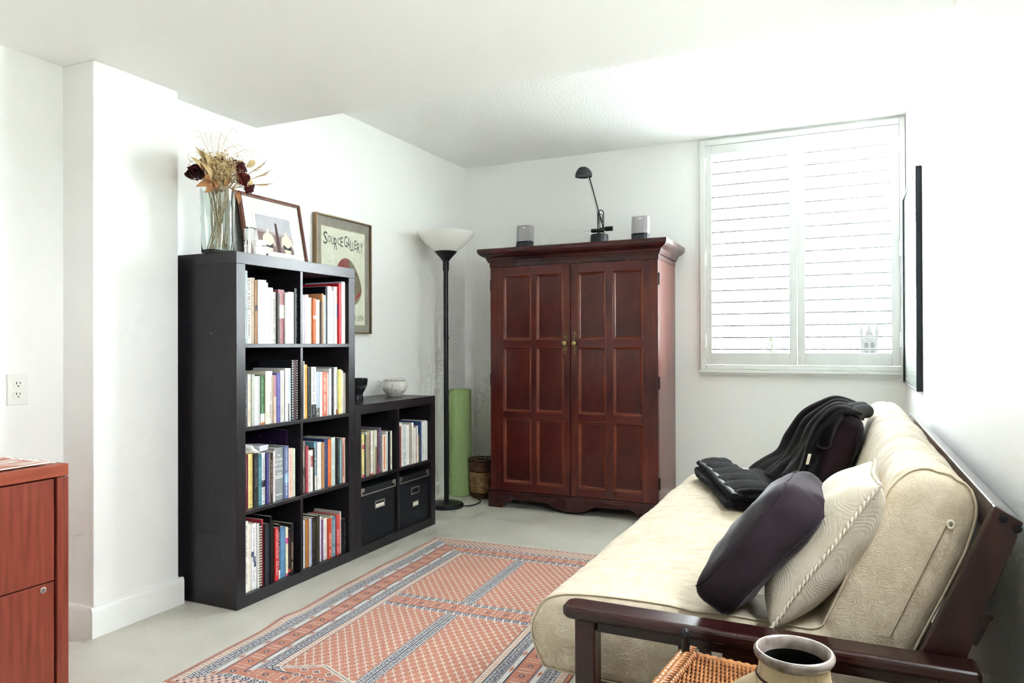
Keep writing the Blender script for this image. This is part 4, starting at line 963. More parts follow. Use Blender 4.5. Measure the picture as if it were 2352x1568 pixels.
# cornice: classical profile swept round three sides
cp = [(0.000, 1.622), (0.004, 1.622), (0.004, 1.652), (0.014, 1.654), (0.014, 1.664), (0.018, 1.666), (0.022, 1.676), (0.024, 1.684), (0.040, 1.692), (0.056, 1.703), (0.062, 1.712), (0.066, 1.714), (0.068, 1.730), (0.068, 1.742), (0.0, 1.742)]
def cpt(p, q): return [Vector((AX0 - p, AY1, q)), Vector((AX0 - p, AY0 - p, q)), Vector((AX1 + p, AY0 - p, q)), Vector((AX1 + p, AY1, q))]
R4 = [[cpt(p, q)[k] for p, q in cp] for k in range(4)]
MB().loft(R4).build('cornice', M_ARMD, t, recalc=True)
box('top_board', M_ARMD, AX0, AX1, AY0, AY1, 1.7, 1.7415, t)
m = MB(); x = AX0 - 0.002
while x < AX1: m.box(x, x + 0.006, AY0 - 0.0125, AY0 - 0.003, 1.6525, 1.6605); x += 0.0115
y = AY0 + 0.004
while y < AY1: m.box(AX1 + 0.003, AX1 + 0.0125, y, y + 0.006, 1.6525, 1.6605); y += 0.0115
tag(m.build('dentil_row', M_ARMD, t), kind='stuff')
# doors
DY = AY0; DT = 0.022
ROWS = [(0.172, 0.606), (0.649, 1.081), (1.127, 1.562)]
def door(x0, x1, cols, knob_x, hinge_left, label=None):
    z0, z1 = 0.1185, 1.6205; xs = [x0] + [c for p in cols for c in p] + [x1]
    m = MB().box(x0, cols[0][0], DY, DY + DT, z0, z1).box(cols[0][1], cols[1][0], DY + 0.0006, DY + DT, z0 + 0.001, z1 - 0.001).box(cols[1][1], x1, DY, DY + DT, z0, z1)
    d = m.build('door', M_ARM, t, bevel=0.0012)
    rz = [(z0, ROWS[0][0]), (ROWS[0][1], ROWS[1][0]), (ROWS[1][1], ROWS[2][0]), (ROWS[2][1], z1)]
    for a, b in rz:
        m = MB()
        for c in cols: m.box(c[0], c[1], DY + 0.0003, DY + DT, a, b)
        m.build('door_rail', M_ARMH, d, bevel=0.0008)
    for c in cols:
        for a, b in ROWS:
            # recessed panel and stepped moulding round it
            box('panel', M_ARMP, c[0] + 0.012, c[1] - 0.012, DY + 0.011, DY + 0.016, a + 0.012, b - 0.012, d)
            steps = [(0.0, 0.0002), (0.0025, -0.0022), (0.006, -0.0012), (0.0075, 0.003), (0.0125, 0.008), (0.016, 0.0095), (0.0185, 0.0112)]
            rg = [[Vector((c[0] + s, DY + e, a + s)), Vector((c[1] - s, DY + e, a + s)), Vector((c[1] - s, DY + e, b - s)), Vector((c[0] + s, DY + e, b - s))] for s, e in steps]
            MB().loft(rg, True, False, False).build('panel_molding', M_ARMM, d, recalc=False)
    gx = x0 + 0.045 if hinge_left else x1 - 0.045
    box('stile_groove', plain('240c0e', 0.6), gx - 0.0008, gx + 0.0008, DY - 0.0003, DY + 0.0003, z0 + 0.004, z1 - 0.004, d)
    # brass knob on a pierced backplate
    kz = 1.106; hd = MB()
    def loopz(cz, rx, rz, r=0.0017, pinch=0.0):
        hd.tube([(knob_x + rx * math.cos(a) * (1 - pinch * max(0, math.sin(a) * (1 if cz > kz else -1))), DY - 0.0022, cz + rz * math.sin(a)) for a in [2 * math.pi * q / 18 for q in range(18)]], r, 5, closed=True)
    for s in (1, -1):
        loopz(kz + s * 0.055, 0.0085, 0.0135, 0.0021, 0.5)
        hd.tube([(knob_x, DY - 0.0022, kz + s * 0.066), (knob_x, DY - 0.0022, kz + s * 0.076)], [0.0036, 0.0006], 6)
        for k in range(3):
            for dx in (-0.0052, 0.0052): loopz(kz + s * (0.014 + 0.0125 * k), 0.0001, 0.0001, 0.0001) if False else hd.tube([(knob_x + dx + 0.0058 * math.cos(a), DY - 0.0022, kz + s * (0.014 + 0.0125 * k) + 0.0078 * math.sin(a)) for a in [2 * math.pi * q / 14 for q in range(14)]], 0.0014, 5, closed=True)
    h = hd.build('handle_backplate', M_BRASS, d, smooth=60)
    MB().lathe([(0.005, 0), (0.005, 0.012), (0.012, 0.017), (0.0165, 0.024), (0.0165, 0.028), (0.013, 0.031), (0.0095, 0.033), (0.005, 0.036), (0.0, 0.0365)], (knob_x, DY - 0.001, kz), 24, Matrix.Rotation(math.pi / 2, 3, 'X'), cap0=False).build('knob', M_BRASS, d, smooth=50)
    hx = x0 - 0.003 if hinge_left else x1 + 0.003
    for hz in (1.50, 0.86, 0.24):
        MB().tube([(hx, DY + 0.012, hz - 0.038), (hx, DY + 0.012, hz + 0.038)], 0.0055, 10).build('hinge', plain('1c1614', 0.4), d)
    return d
door(AX0, -1.6175, [(-2.097, -1.892), (-1.855, -1.664)], -1.648, True)
door(-1.6125, AX1, [(-1.563, -1.379), (-1.331, -1.139)], -1.583, False)

# things on the armoire
ZA = 1.7423
M_SILV = mat('silver_grille', 'a9a5a8', 0.55, bump=0.3, bscale=700, spec=0.4)
def speaker(xc, yc, label):
    t = thing('desktop_speaker', label, 'speaker', (xc, yc, ZA), 'pair of desktop speakers')
    z = ZA
    MB().lathe([(0.024, 0), (0.024, 0.004), (0.010, 0.008), (0.010, 0.016)], (xc, yc, z), 20).build('foot', M_DARKPL, t, smooth=40)
    def shell(z0, z1, sh=0.0):
        lean = 0.10
        rings = []
        for q in range(5):
            zz = z0 + (z1 - z0) * q / 4; k = 1 - 0.04 * abs(zz - z - 0.09) / 0.09
            yy = yc + (zz - z) * lean
            hw = 0.053 * k - sh
            rings.append([Vector((xc - hw, yy - 0.036, zz)), Vector((xc - hw * 0.6, yy - 0.044, zz)), Vector((xc + hw * 0.6, yy - 0.044, zz)), Vector((xc + hw, yy - 0.036, zz)), Vector((xc + hw, yy + 0.02, zz)), Vector((xc + hw * 0.6, yy + 0.045, zz)), Vector((xc - hw * 0.6, yy + 0.045, zz)), Vector((xc - hw, yy + 0.02, zz))])
        return MB().loft(rings)
    shell(z + 0.016, z + 0.058).build('lower_housing', M_DARKPL, t, bevel=0.002, recalc=True)
    shell(z + 0.0585, z + 0.168).build('grille', M_SILV, t, bevel=0.003, recalc=True)
    yy = yc + 0.052 * 0.10
    box('port_slot', plain('0c0d10', 0.5), xc - 0.035, xc + 0.035, yy - 0.0455, yy - 0.0435, z + 0.048, z + 0.0565, t, bevel=0.0015)
    yl = yc + 0.152 * 0.10
    MB().lathe([(0.012, 0), (0.012, 0.0015)], (xc + 0.004, yl - 0.0436, z + 0.152), 20, Matrix.Rotation(math.pi / 2, 3, 'X') @ Matrix.Scale(0.36, 3, (0, 1, 0))).build('badge', plain('f0f0f0', 0.3), t)
speaker(-1.985, 4.47, 'small silver and black desktop speaker on the left of the armoire top')
speaker(-1.182, 4.47, 'small silver and black desktop speaker on the right of the armoire top')
# desk lamp
DX, DYL = -1.482, 4.55
t = thing('desk_lamp', 'black balanced-arm desk lamp with a domed head on the armoire', 'lamp', (DX, DYL, ZA))
MB().lathe([(0.056, 0), (0.058, 0.004), (0.058, 0.076), (0.055, 0.084), (0.045, 0.087), (0.012, 0.088), (0.012, 0.094)], (DX, DYL, ZA), 44).build('base', M_DARKPL, t, smooth=40)
dz = 1.742 + 0.094
def XZ(u): return u
# supports: two tall wire loops
def uloop(x0, x1, z0, z1, y, r=0.0034):
    c = (x0 + x1) / 2; R = (x1 - x0) / 2
    pts = [(x0, y, z0), (x0, y, z1 - R)] + [(c - R * math.cos(a), y, z1 - R + R * math.sin(a)) for a in [math.pi * q / 10 for q in range(1, 10)]] + [(x1, y, z1 - R), (x1, y, z0)]
    return pts
m = MB().tube(uloop(DX - 0.006, DX + 0.034, dz - 0.01, dz + 0.150, DYL - 0.012), 0.0034, 8)
m.tube([(DX - 0.010, DYL + 0.012, dz - 0.01), (DX - 0.008, DYL + 0.012, dz + 0.135)], 0.003, 8)
for k, q in enumerate((0.072, 0.085, 0.10)): m.tube([(DX - 0.008, DYL - 0.012, dz + q), (DX + 0.034, DYL - 0.012, dz + q)], 0.002, 6)
m.build('support_loops', M_BLACK, t, smooth=50)
hd_c = Vector((-1.588, 4.545, 2.225))
m = MB().tube([(DX + 0.030, DYL + 0.000, dz + 0.03), (DX + 0.002, DYL, dz + 0.125), tuple(hd_c + Vector((0.040, 0, -0.012)))], 0.0042, 8)
m.build('main_arm', M_BLACK, t, smooth=50)
MB().tube([(DX - 0.006, DYL + 0.0, dz + 0.02), (DX - 0.012, DYL, dz + 0.130), tuple(hd_c + Vector((0.030, 0, -0.012)))], 0.0026, 8).build('tie_rod', M_STEEL, t, smooth=50)
MB().tube(uloop(DX + 0.004, DX + 0.022, dz + 0.0, dz + 0.125, DYL + 0.0), 0.0025, 8).build('spring_wire', M_BLACK, t, smooth=50)
MB().tube([(DX - 0.046, DYL - 0.020, dz + 0.016), (DX + 0.040, DYL - 0.024, dz + 0.012)], 0.013, 20).build('counterweight', M_BLACK, t, smooth=40)
MB().tube([(DX - 0.002, DYL + 0.016, dz + 0.030), (DX + 0.040, DYL + 0.016, dz + 0.030)], 0.009, 20).build('pivot_bar', M_BLACK, t, smooth=40)
MB().tube([(DX + 0.040, DYL + 0.010, dz + 0.027), (DX + 0.088, DYL + 0.010, dz + 0.027)], 0.0155, 20).build('counterweight', M_BLACK, t, smooth=40)
prof = [(0.057 * math.cos(a), 0.062 * math.sin(a)) for a in [math.pi / 2 * q / 10 for q in range(10)]] + [(0.001, 0.062)]
hm = MB().lathe([(0.052, 0.0), (0.0565, -0.004)] + prof, tuple(hd_c), 40).build('lamp_head', M_DARKPL, t, smooth=50)
m = MB()
for k in range(9):
    a = math.pi / 2 + math.pi * 1.0 + (k - 4) * 0.20
    for e0, e1 in ((0.72, 0.95), (1.0, 1.22)):
        m.tube([tuple(hd_c + Vector((0.0575 * math.cos(e) * math.cos(a), 0.0575 * math.cos(e) * math.sin(a), 0.0625 * math.sin(e)))) for e in (e0, (e0 + e1) / 2, e1)], 0.0016, 5)
m.build('vent_slots', M_BLACK, hm)

# ------------------------------------------------------------------ framed picture on the right wall
t = thing('wall_picture', 'large black-framed glazed picture hanging on the right wall', 'picture', (XR, 4.285, 0.872))
P = Plane((XR - 0.0005, 4.725, 0.872), (0, -1, 0), (0, 0, 1)); WD, HT = 0.875, 1.062
M_NAVY = mat('blue_black_moulding', '1e2730', 0.35, spec=0.5)
d = picture(t, P, WD, HT, 0.008, 0.026, M_NAVY, plain('e2e3e0', 0.6))
m = MB(); P.slab(m, 0.12, WD - 0.12, 0.14, HT - 0.14, d, d + 0.0008); m.build('print', mat('pale_print', 'c9ced2', 0.6, col2='e0e2e2', vscale=4), t)
MB().obox(P.p(0.008, 0.008, 0.019), P.u * (WD - 0.016), P.v * (HT - 0.016), P.n * 0.0015).build('glazing', M_PANE, t)

# ------------------------------------------------------------------ file cabinet with runner
CX1, CY1, CZ = -2.10, 1.375, 0.750; CY0 = 0.42; CX0 = XN + 0.018
t = thing('file_cabinet', 'red-brown wooden two-drawer file cabinet against the left wall', 'cabinet', ((CX0 + CX1) / 2, (CY0 + CY1) / 2, 0))
box('top', M_MAHH, CX0, CX1, CY0, CY1, CZ - 0.036, CZ, t, bevel=0.003)
for a, b in ((CY0, CY0 + 0.034), (CY1 - 0.034, CY1)): box('side_panel', M_MAH, CX0 + 0.004, CX1 - 0.0005, a, b, 0, CZ - 0.0385, t, bevel=0.002)
box('back_panel', M_MAH, CX0 + 0.004, CX0 + 0.016, CY0 + 0.034, CY1 - 0.034, 0.02, CZ - 0.037, t)
box('interior', plain('140b0a', 0.8), CX0 + 0.016, CX1 - 0.05, CY0 + 0.034, CY1 - 0.034, 0.02, CZ - 0.037, t)
for z0, z1 in ((0.413, CZ - 0.041), (0.075, 0.409)):
    dr = box('drawer', M_MAH, CX1 - 0.03, CX1 - 0.006, CY0 + 0.038, CY1 - 0.0395, z0, z1, t, bevel=0.0015)
    if z0 < 0.1:
        MB().lathe([(0.009, 0), (0.009, 0.0015), (0.0075, 0.0025), (0.0, 0.0025)], (CX1 - 0.006, 1.303, 0.393), 20, Matrix.Rotation(math.pi / 2, 3, 'Y')).build('lock', M_STEEL, dr, smooth=30)
        box('keyhole', M_INK, CX1 - 0.0036, CX1 - 0.0032, 1.302, 1.304, 0.389, 0.397, dr)
box('plinth', M_MAH, CX0 + 0.03, CX1 - 0.03, CY0 + 0.034, CY1 - 0.034, 0.0, 0.07, t)
M_RUN = mat('woven_runner', 'c9796a', 0.9, col2='ece6dc', vscale=9, stretch=(9, 1.2, 9), lo=0.47, hi=0.53, bump=0.3, bscale=300)
t = thing('table_runner', 'red and white woven runner with fringed end on the wooden cabinet', 'cloth', (-2.43, 1.0, CZ))
def run(u, v):
    x = -2.70 + 0.575 * u; y = 0.50 + (0.835) * v; return (x, y, CZ + 0.0035 + 0.0025 * mnoise.noise((x * 9, y * 9, 0)) + (0.004 * max(0, v - 0.9) * 10 * max(0, math.sin(14 * u)) ))
m = MB().grid(run, 40, 60); o = m.build('woven_cloth', M_RUN, t, smooth=60); so_ = o.modifiers.new('thickness', 'SOLIDIFY'); so_.thickness = 0.002; so_.offset = 1
m = MB().box(-2.129, -2.1235, 0.50, 1.335, CZ + 0.0045, CZ + 0.0068).build('white_selvedge', plain('efe9e0', 0.9), t)
m = MB()
for k in range(70):
    x = -2.70 + 0.575 * k / 69; m.tube([(x, 1.333, CZ + 0.006), (x + RND.uniform(-.004, .004), 1.345, CZ + 0.0035), (x + RND.uniform(-.008, .008), 1.357 + RND.uniform(-.004, .006), CZ + 0.002)], 0.0011, 4)
tag(m.build('fringe', plain('f0ebe2', 0.9), t), kind='stuff')
# ------------------------------------------------------------------ rug: woven pattern as colours on a fine mesh
def make_rug():
    Wr, Lr = 1.222, 1.862; nx, ny = 408, 620
    s = (np.arange(nx) + 0.5) / nx * Wr; tt = (np.arange(ny) + 0.5) / ny * Lr
    S, T = np.meshgrid(s, tt)                      # S across (left to right), T from far end to near end
    rust = np.array(lin('c98872')); rustd = np.array(lin('b8705c')); cream = np.array(lin('e0d3c6')); navy = np.array(lin('585a6c')); white = np.array(lin('dddad6')); pink = np.array(lin('d9b0a0'))
    C = np.zeros((ny, nx, 3)); C[:] = rust
    def put(mask, col): C[mask] = col
    def lines(c, at_, w=0.0028): return np.abs(c - at_) < w / 2
    def along(d, p, lo, hi, kind):
        """band between lo and hi measured by d (distance from edge), running along p"""
        b = (d >= lo) & (d < hi); q = (d - lo) / (hi - lo)
        if kind == 'dots':
            put(b, cream); fx = (p / 0.017) % 1; put(b & (np.abs(fx - 0.5) < 0.27) & (np.abs(q - 0.5) < 0.3), pink)
        elif kind == 'zig':
            put(b, white); f = (p / 0.020) % 1; z = np.abs(f - 0.5) * 2
            put(b & (np.abs(q - 0.12 - 0.76 * z) < 0.16), navy * 1.2); put(b & (np.abs(q - 0.88 + 0.76 * z) < 0.10), navy)
        elif kind == 'loz':
            put(b, white); f = (p / 0.13) % 1; put(b & (np.abs(f - 0.5) * 1.9 + np.abs(q - 0.5) * 1.3 < 0.42), pink); put(b & (np.abs(f - 0.5) * 3.6 + np.abs(q - 0.5) * 2 < 0.40), rustd)
        elif kind == 'dia':
            f = (p / 0.080) % 1; dd = np.abs(f - 0.5) * 0.080 + np.abs(q - 0.5) * (hi - lo)
            put(b & (dd < 0.0125), navy); put(b & (dd < 0.0062), pink)
            g = ((p + 0.04) / 0.080) % 1; d2 = np.abs(np.abs(g - 0.5) * 0.080 - 0.010); put(b & (d2 < 0.004) & (np.abs(q - 0.5) < 0.34) & (((p * 160).astype(int) + (d * 220).astype(int)) % 2 == 0), cream * 0.95)
        elif kind == 'diac':
            f = (p / 0.078) % 1; dd = np.abs(f - 0.5) * 0.078 + np.abs(q - 0.5) * (hi - lo)
            put(b & (dd < 0.0115), navy); put(b & (dd < 0.005), pink); put(b & (np.abs(f - 0.02) < 0.022), pink); g = np.abs(np.abs(f - 0.5) * 0.078 - 0.021); put(b & (g < 0.004) & (np.abs(q - 0.5) < 0.3) & (((d * 240).astype(int)) % 2 == 0), cream * 0.95)
        elif kind == 'chain':
            put(b, white); f = (p / 0.036) % 1; dd = np.abs(f - 0.5) * 0.036 + np.abs(q - 0.5) * (hi - lo) * 0.8
            put(b & (np.abs(dd - 0.0125) < 0.0035), navy); put(b & (dd < 0.0055), navy); put(b & (q < 0.13), navy * 1.4); put(b & (q > 0.86), pink)
        elif kind == 'check':
            put(b, pink); a = (p / 0.015) % 1; k = (q * 6) % 1; off = (((p / 0.015).astype(int) + (q * 6).astype(int)) % 2) == 0
            put(b & off & (np.abs(a - .5) < .26) & (np.abs(k - .5) < .28), navy); put(b & ~off & (np.abs(a - .5) < .34) & (np.abs(k - .5) < .34), cream)
    # field lattice
    def field(mask):
        px, py = 0.036, 0.0235; row = np.floor(T / py).astype(int); u = ((S + (row % 2) * px / 2) / px) % 1; v = (T / py) % 1
        put(mask, np.array(lin('cb8a74')))
        h1 = np.abs(v - 0.5 - 0.34 * np.sin(2 * np.pi * u)) < 0.12
        h2 = (np.abs(u - 0.25) < 0.09) & (v > 0.70); h3 = (np.abs(u - 0.75) < 0.09) & (v < 0.30)
        put(mask & (h1 | h2 | h3), cream * 0.98)
        put(mask & (np.abs(u - 0.5) < 0.05) & (np.abs(v - 0.5) < 0.10), rustd)
    dl = np.minimum(S, Wr - S); dt_ = np.minimum(T, Lr - T)
    field((dl > 0.28) & (dt_ > 0.2))
    # central stripe pair along the length
    c = np.abs(S - Wr / 2); inn = (dt_ > 0.2)
    for sgn in (-1, 1):
        d = sgn * (S - Wr / 2); b = inn & (d > 0.003) & (d < 0.026); q = (d - 0.003) / 0.023; f = (T / 0.020) % 1; z = np.abs(f - 0.5) * 2
        put(b, white * 0.97); put(b & (np.abs(q - 0.15 - 0.7 * z) < 0.17), navy * 1.2); put(b & (np.abs(q - 0.85 + 0.7 * z) < 0.1), navy)
    put(inn & (c < 0.0022), navy); put(inn & (np.abs(c - 0.0275) < 0.0016), navy)
    # cross divider
    for lo, hi, k in ((0.862, 0.896, 'chain'), (0.896, 0.968, 'diac'), (0.968, 1.002, 'chain')):
        msk = dl > 0.282; K = C.copy()
        bb = (T >= lo) & (T < hi); C[bb & msk] = rust; along(T, S, lo, hi, k); C[~msk] = K[~msk]
    # end borders, then side borders on top, mitred where they meet
    K = C.copy()
    for lo, hi, k in ((0.0, 0.012, None), (0.012, 0.098, 'check'), (0.098, 0.126, 'chain'), (0.126, 0.196, 'diac'), (0.196, 0.232, 'chain')):
        b = (dt_ >= lo) & (dt_ < hi); C[b] = rust
        if k: along(dt_, S, lo, hi, k)
    E_ = C.copy(); C[:] = K
    for lo, hi, k in ((0.0, 0.013, None), (0.013, 0.043, 'dots'), (0.043, 0.088, 'zig'), (0.088, 0.117, 'loz'), (0.117, 0.190, 'dia'), (0.190, 0.216, 'loz'), (0.216, 0.254, 'zig'), (0.254, 0.282, 'dots')):
        b = (dl >= lo) & (dl < hi); C[b] = rust
        if k: along(dl, T, lo, hi, k)
    for a in (0.014, 0.043, 0.048, 0.085, 0.090, 0.116, 0.121, 0.189, 0.194, 0.215, 0.220, 0.252, 0.257, 0.282): put(lines(dl, a), navy)
    S_ = C.copy()
    end = (dt_ < 0.232) & (dt_ / 0.232 < dl / 0.282); C[end] = E_[end]
    # stepped star motif at the near end of the field
    cx, cy = 0.42, 1.645
    for k, colr in ((0.125, cream), (0.112, navy), (0.106, cream), (0.094, rust)):
        mk = (np.abs(S - cx) * 0.75 + np.abs(T - cy) * 1.6 < k) & (dl > 0.285) & (dt_ > 0.18) & (T < 1.66); put(mk, colr)
    for ddx in (-0.05, 0.0, 0.05):
        for ddy in (-0.02, 0.02):
            dd = np.abs(S - cx - ddx) + np.abs(T - cy - ddy) * 1.2; put(dd < 0.018, cream); put(dd < 0.012, navy); put(dd < 0.006, rust)
    rng = np.random.default_rng(4); C *= (0.93 + 0.14 * rng.random((ny, nx, 1)))
    ab = np.array([[mnoise.noise((i * 0.25, j * 0.12, 3)) for i in range(41)] for j in range(63)])
    ab = np.kron(ab, np.ones((10, 10)))[:ny, :nx] * 0.07; C *= (1 + ab[..., None])
    # geometry
    gx = np.linspace(0, Wr, nx + 1); gy = np.linspace(0, Lr, ny + 1); GX, GY = np.meshgrid(gx, gy)
    rip = 0.0016 * np.sin(GY * 9 + 2 * np.sin(GX * 3)) * np.exp(-GX * 3)
    edge = 0.012 * np.exp(-((GY - 1.30) / 0.08) ** 2 - (GX / 0.05) ** 2) + 0.006 * np.exp(-((GY - 0.55) / 0.12) ** 2 - (GX / 0.05) ** 2)
    GZ = 0.0075 + rip + edge + 0.0006 * rng.random(GX.shape)
    GXX = GX + 0.006 * np.sin(GY * 5 + 0.6) * np.exp(-GX * 6)
    ang = math.radians(3.0); ex, ey = (math.cos(ang), math.sin(ang)), (math.sin(ang), -math.cos(ang)); ox, oy = -2.113, 3.494
    V = np.stack([ox + GXX * ex[0] + GY * ey[0], oy + GXX * ex[1] + GY * ey[1], GZ], -1).reshape(-1, 3)
    n0 = V.shape[0]
    idx = np.arange((nx + 1) * (ny + 1)).reshape(ny + 1, nx + 1)
    F = np.stack([idx[:-1, :-1], idx[1:, :-1], idx[1:, 1:], idx[:-1, 1:]], -1).reshape(-1, 4)
    per = np.concatenate([idx[0, :], idx[1:, -1], idx[-1, -2::-1], idx[-2:0:-1, 0]])
    Vb = V[per].copy(); Vb[:, 2] = 0.0005; bi = np.arange(n0, n0 + len(per)); pn = np.roll(per, -1); bn = np.roll(bi, -1)
    F2 = np.stack([per, pn, bn, bi], -1)
    org = Vector((float(V[:, 0].mean()), float(V[:, 1].mean()), 0.0005))
    me = bpy.data.meshes.new('pile'); AV = np.vstack([V, Vb]) - np.array(org)
    AF = np.vstack([F, F2]).astype(np.int32)
    me.vertices.add(len(AV)); me.vertices.foreach_set('co', AV.ravel()); me.loops.add(AF.size); me.loops.foreach_set('vertex_index', AF.ravel())
    me.polygons.add(len(AF)); me.polygons.foreach_set('loop_start', np.arange(0, AF.size, 4, dtype=np.int32)); me.polygons.foreach_set('loop_total', np.full(len(AF), 4, np.int32)); me.update(); me.validate()
    at = me.attributes.new('weave', 'FLOAT_COLOR', 'FACE'); col = np.ones((len(AF), 4)); col[:len(F), :3] = C.reshape(-1, 3); col[len(F):, :3] = rustd; at.data.foreach_set('color', col.ravel())
    m = mat('rug_wool', 'bf7a62', 0.95, bump=0.5, bscale=420, spec=0.1, sheen=0.15); nt = m.node_tree; a = nt.nodes.new('ShaderNodeAttribute'); a.attribute_name = 'weave'; nt.links.new(a.outputs['Color'], nt.nodes['Principled BSDF'].inputs['Base Color'])
    me.materials.append(m)
    t = thing('rug', 'terracotta patterned wool rug with navy and white borders on the concrete floor', 'rug', tuple(org))
    o = bpy.data.objects.new('pile', me); COL.objects.link(o); place(o, org, t)
    fr = MB(); r_ = random.Random(9)
    for end, g in ((-1, 0.0), (1, Lr)):
        k = 0.004
        while k < Wr:
            b = Vector((ox + k * ex[0] + g * ey[0], oy + k * ex[1] + g * ey[1], 0.004)); d = Vector((ey[0], ey[1], 0)) * end
            s_ = Vector((ex[0], ex[1], 0)) * r_.uniform(-.006, .006); fr.tube([b, b + d * 0.008 + s_ * 0.4 + Vector((0, 0, 0.002)), b + d * r_.uniform(0.014, 0.022) + s_ + Vector((0, 0, -0.002))], 0.0018, 4); k += 0.0062
    tag(fr.build('fringe', plain('e8e2d6', 0.9), t), kind='stuff')
make_rug()
# ------------------------------------------------------------------ futon sofa frame
t = thing('wooden_futon', 'dark red-brown wooden futon sofa frame with slatted arms against the right wall', 'sofa frame', (-0.18, 2.6, 0))
def futon_arm(ya, yb, inner):
    """arm between ya and yb; inner = +1 if the seat lies at larger y"""
    yc = (ya + yb) / 2
    pts = [(-0.565, yb), (-0.585, yb - 0.004), (-0.598, yb - 0.018), (-0.596, ya + 0.014), (-0.582, ya + 0.003), (-0.565, ya), (0.222, ya), (0.222, yb)]
    arm = MB().prism(pts, (0, 0, 0.472), (1, 0, 0), (0, 1, 0), (0, 0, 1), 0.029).build('armrest', M_FUT, t, bevel=0.009, recalc=True, seg=3)
    box('arm_rail', M_FUT, -0.516, 0.155, yc - 0.013, yc + 0.013, 0.446, 0.4718, t, bevel=0.002)
    box('front_post', M_FUTV, -0.566, -0.517, yc - 0.024, yc + 0.024, 0, 0.4718, t, bevel=0.004)
    box('rear_post', M_FUTV, 0.155, 0.205, yc - 0.024, yc + 0.024, 0, 0.4718, t, bevel=0.004)
    box('lower_rail', M_FUT, -0.5165, 0.1545, yc - 0.013, yc + 0.013, 0.120, 0.165, t, bevel=0.002)
    for a, b in ((-0.334, -0.311), (-0.289, -0.264), (-0.241, -0.165), (-0.142, -0.119), (-0.096, -0.072)):
        box('arm_slat', M_FUTV, a, b, yc - 0.007, yc + 0.007, 0.1652, 0.4458, t, bevel=0.0015)
futon_arm(1.533, 1.605, 1)
futon_arm(3.575, 3.647, -1)
for ya, yb in ((1.609, 1.637), (3.545, 3.573)):
    MB().prism([(0.050, 0.300), (0.140, 0.300), (0.298, 0.764), (0.253, 0.792)], (0, ya, 0), (1, 0, 0), (0, 0, 1), (0, 1, 0), yb - ya).build('back_stile', M_FUTV, t, recalc=True, bevel=0.003)
    for q in ((0.266, 0.768), (0.288, 0.752)):
        yy = ya if ya < 2 else yb
        MB().lathe([(0.0075, 0), (0.0075, 0.0018), (0.005, 0.003), (0.0, 0.003)], (q[0], yy + (0.0 if ya < 2 else 0), q[1]), 16, Matrix.Rotation(math.pi / 2 if ya < 2 else -math.pi / 2, 3, 'X')).build('bolt', M_BLACK, t, smooth=40)
MB().prism([(0.236, 0.742), (0.281, 0.716), (0.298, 0.764), (0.253, 0.792)], (0, 1.6372, 0), (1, 0, 0), (0, 0, 1), (0, 1, 0), 1.9076).build('back_top_rail', mat('futon_rail_wood', '40201f', 0.18, col2='2c1415', vscale=6, stretch=(5, .7, 5), coat=0.4), t, recalc=True, bevel=0.003)
for z in (0.36, 0.52):
    xo = 0.050 + 0.42 * (z - 0.30) + 0.05
    MB().prism([(xo + 0.01, z), (xo + 0.034, z - 0.008), (xo + 0.062, z + 0.052), (xo + 0.038, z + 0.06)], (0, 1.6372, 0), (1, 0, 0), (0, 0, 1), (0, 1, 0), 1.9076).build('back_rail', M_FUT, t, recalc=True)
for a, b in ((-0.60, -0.555), (0.0, 0.045)): box('seat_rail', M_FUT, a + 0.05 if a < -0.3 else a, b + 0.04 if a < -0.3 else b, 1.609, 3.571, 0.215, 0.262, t, bevel=0.003)
sl = None
for k in range(10):
    y = 1.68 + 0.2 * k
    if sl is None: sl = box('seat_slat', M_FUT, -0.59, 0.04, y, y + 0.075, 0.2625, 0.280, t, bevel=0.002)
    else: copy_at(sl, _WL[sl.name] + Vector((0, 0.2 * k, 0)), t)

